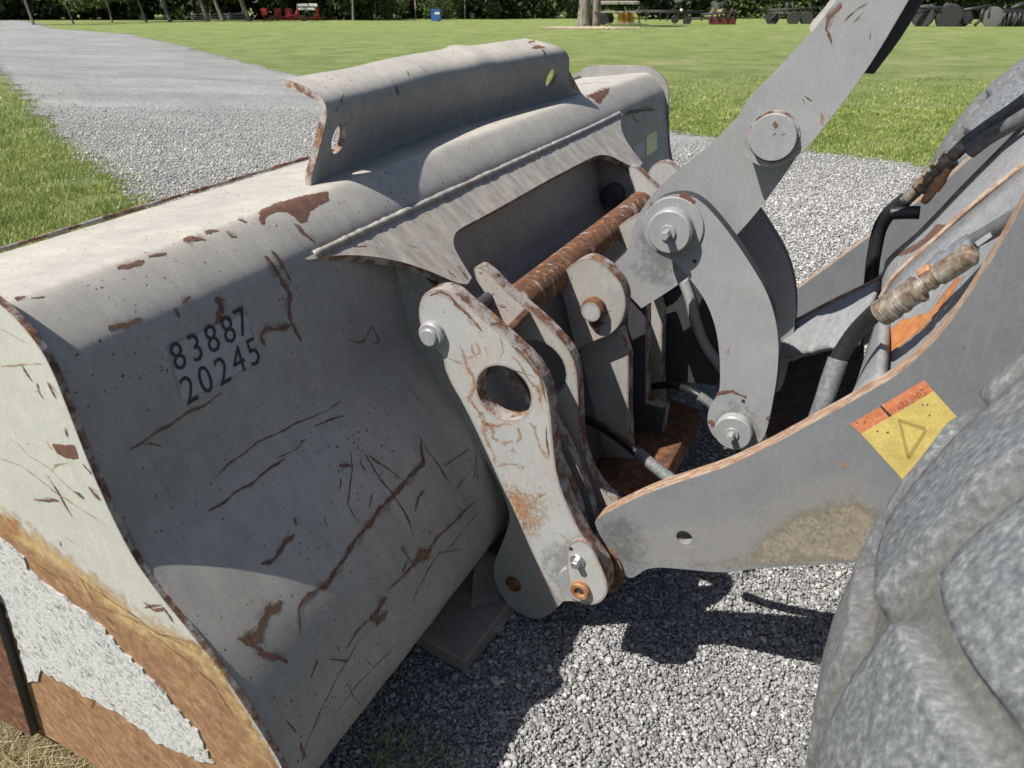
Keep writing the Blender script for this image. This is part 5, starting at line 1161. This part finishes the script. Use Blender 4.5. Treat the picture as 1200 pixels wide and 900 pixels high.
bb = b_.bx('bin_body', 505.5, 13, 516, 24.5, .7, 'blue'); b_.bx('lid', 505, 11, 516.5, 13, .75, 'blue', -.03); b_.bx('notice', 509.5, 14, 515, 17, .02, 'white', -.03); b_.wheel(514, 24, 1.2, .1, -.05)
b_.bx('lid_top', 507, 8.5, 515, 11, .5, 'iron', .1)
w_ = Far('flat_wagon', 725, 29, 'old flat wagon with board deck and orange panels beside the big tree', 'wagon')
w_.bx('deck_board', 702, 2, 750, 5, 2.0, 'wood'); w_.bx('side_rail', 702, 13, 752, 15, .15, 'wood', -.1)
for i, u in enumerate((725, 731.5, 738)): w_.bx('orange_panel', u, 15.5, u+6, 26, .8, 'orange', .1+i*.05)
w_.wheel(707, 22.5, 5.5, .25, -.1); w_.wheel(714, 22, 5, .25, 1.3); 
for u in (704, 749): w_.bar('stake', (u, 28), (u, 3), .06, 'iron', .1)
w_.bx('low_board', 712, 27, 752, 28, .8, 'wood')
t_r = Far('trailer_frame', 800, 28, 'low open trailer frame on two small wheels behind the wagon', 'trailer')
for v_ in (12.5, 14): t_r.bar('frame_rail', (750, v_), (832, v_+1), .07, 'iron', .5)
for u in (757, 774, 782, 795, 810, 822): t_r.bar('frame_post', (u, 12), (u, 25), .05, 'iron', .5)
t_r.bar('white_cap', (797, 12), (800, 12), .12, 'white', .2); t_r.wheel(791, 22.5, 4, .2, .4); t_r.wheel(805, 25, 4.2, .2, 0); t_r.bar('drawbar', (805, 22), (850, 21), .08, 'iron', .2)
p_ = Far('plough', 848, 29, 'dark red plough with upright tines behind the tilt lever', 'plough')
p_.bx('plough_share', 833, 22, 863, 28.5, 1.0, 'darkred'); 
for k, u in enumerate((838, 848, 858)): p_.bar('tine', (u-6, 24), (u, 10), .09, 'darkred'); p_.bar('tine', (u, 10), (u+4, 22), .08, 'iron')
p_.bar('beam', (822, 17), (862, 14), .09, 'iron'); p_.bar('lever', (832, 17), (853, 0), .07, 'iron'); p_.bar('lever', (856, 12), (846, -4), .06, 'iron')
c_ = Far('cultivator', 930, 28, 'black cultivator with small wheels partly hidden by the tilt lever', 'cultivator')
for u in (905, 930, 945, 965): c_.wheel(u, 21.5, 6.5, .2, .3*(u % 3), .3)
for a, b in (((900, 12), (975, 8)), ((905, 16), (972, 15)), ((915, 22), (925, 3)), ((935, 22), (928, 4)), ((955, 20), (948, 4)), ((900, 27), (915, 10)), ((970, 26), (960, 8))): c_.bar('frame_bar', a, b, .08, 'iron', .2)
k_ = Far('towed_harrow', 1112, 31, 'black towed harrow on large rubber tyres at the back right', 'harrow')
k_.wheel(1112, 20, 11.5, .35, 0, .25, .35); k_.wheel(1082, 19, 10, .35, .5, .75, .35); k_.wheel(1128, 21, 8, .3, .8, .25, .35)
for a, b in (((1070, 8), (1128, 10)), ((1060, 18), (1100, 8)), ((1118, 16), (1130, 12)), ((1128, 12), (1160, 7)), ((1160, 6), (1158, 22)), ((1152, 10), (1148, 26)), ((1150, 22), (1142, 30)), ((1140, 22), (1126, 26)), ((1090, 6), (1105, 16))): k_.bar('frame_bar', a, b, .13, 'iron', .1)
lathe('coulter_disc', k_.p(1163, 20, -.1), _F+RT*.3, [(.0001, .05), (9*k_.sc*.9, 0), (9*k_.sc, .02), (.0001, .06)], 'hub', k_.t, 24); k_.bx('cast_box', 1128, 22, 1140, 28, .5, 'iron')
r_ = Far('disc_rake', 1190, 31, 'black rake with curved tines at the right edge of the lawn', 'rake')
r_.bx('rake_bar', 1178, 11, 1215, 16, .8, 'iron'); r_.bar('rake_arm', (1185, 10), (1205, 3), .2, 'iron', .3)
for u in range(1174, 1216, 6): r_.bar('tine', (u+4, 15), (u, 31), .10, 'iron', -.1); r_.wheel(u+2, 23, 7.5, .06, .2+.1*(u % 4), .9, .2)
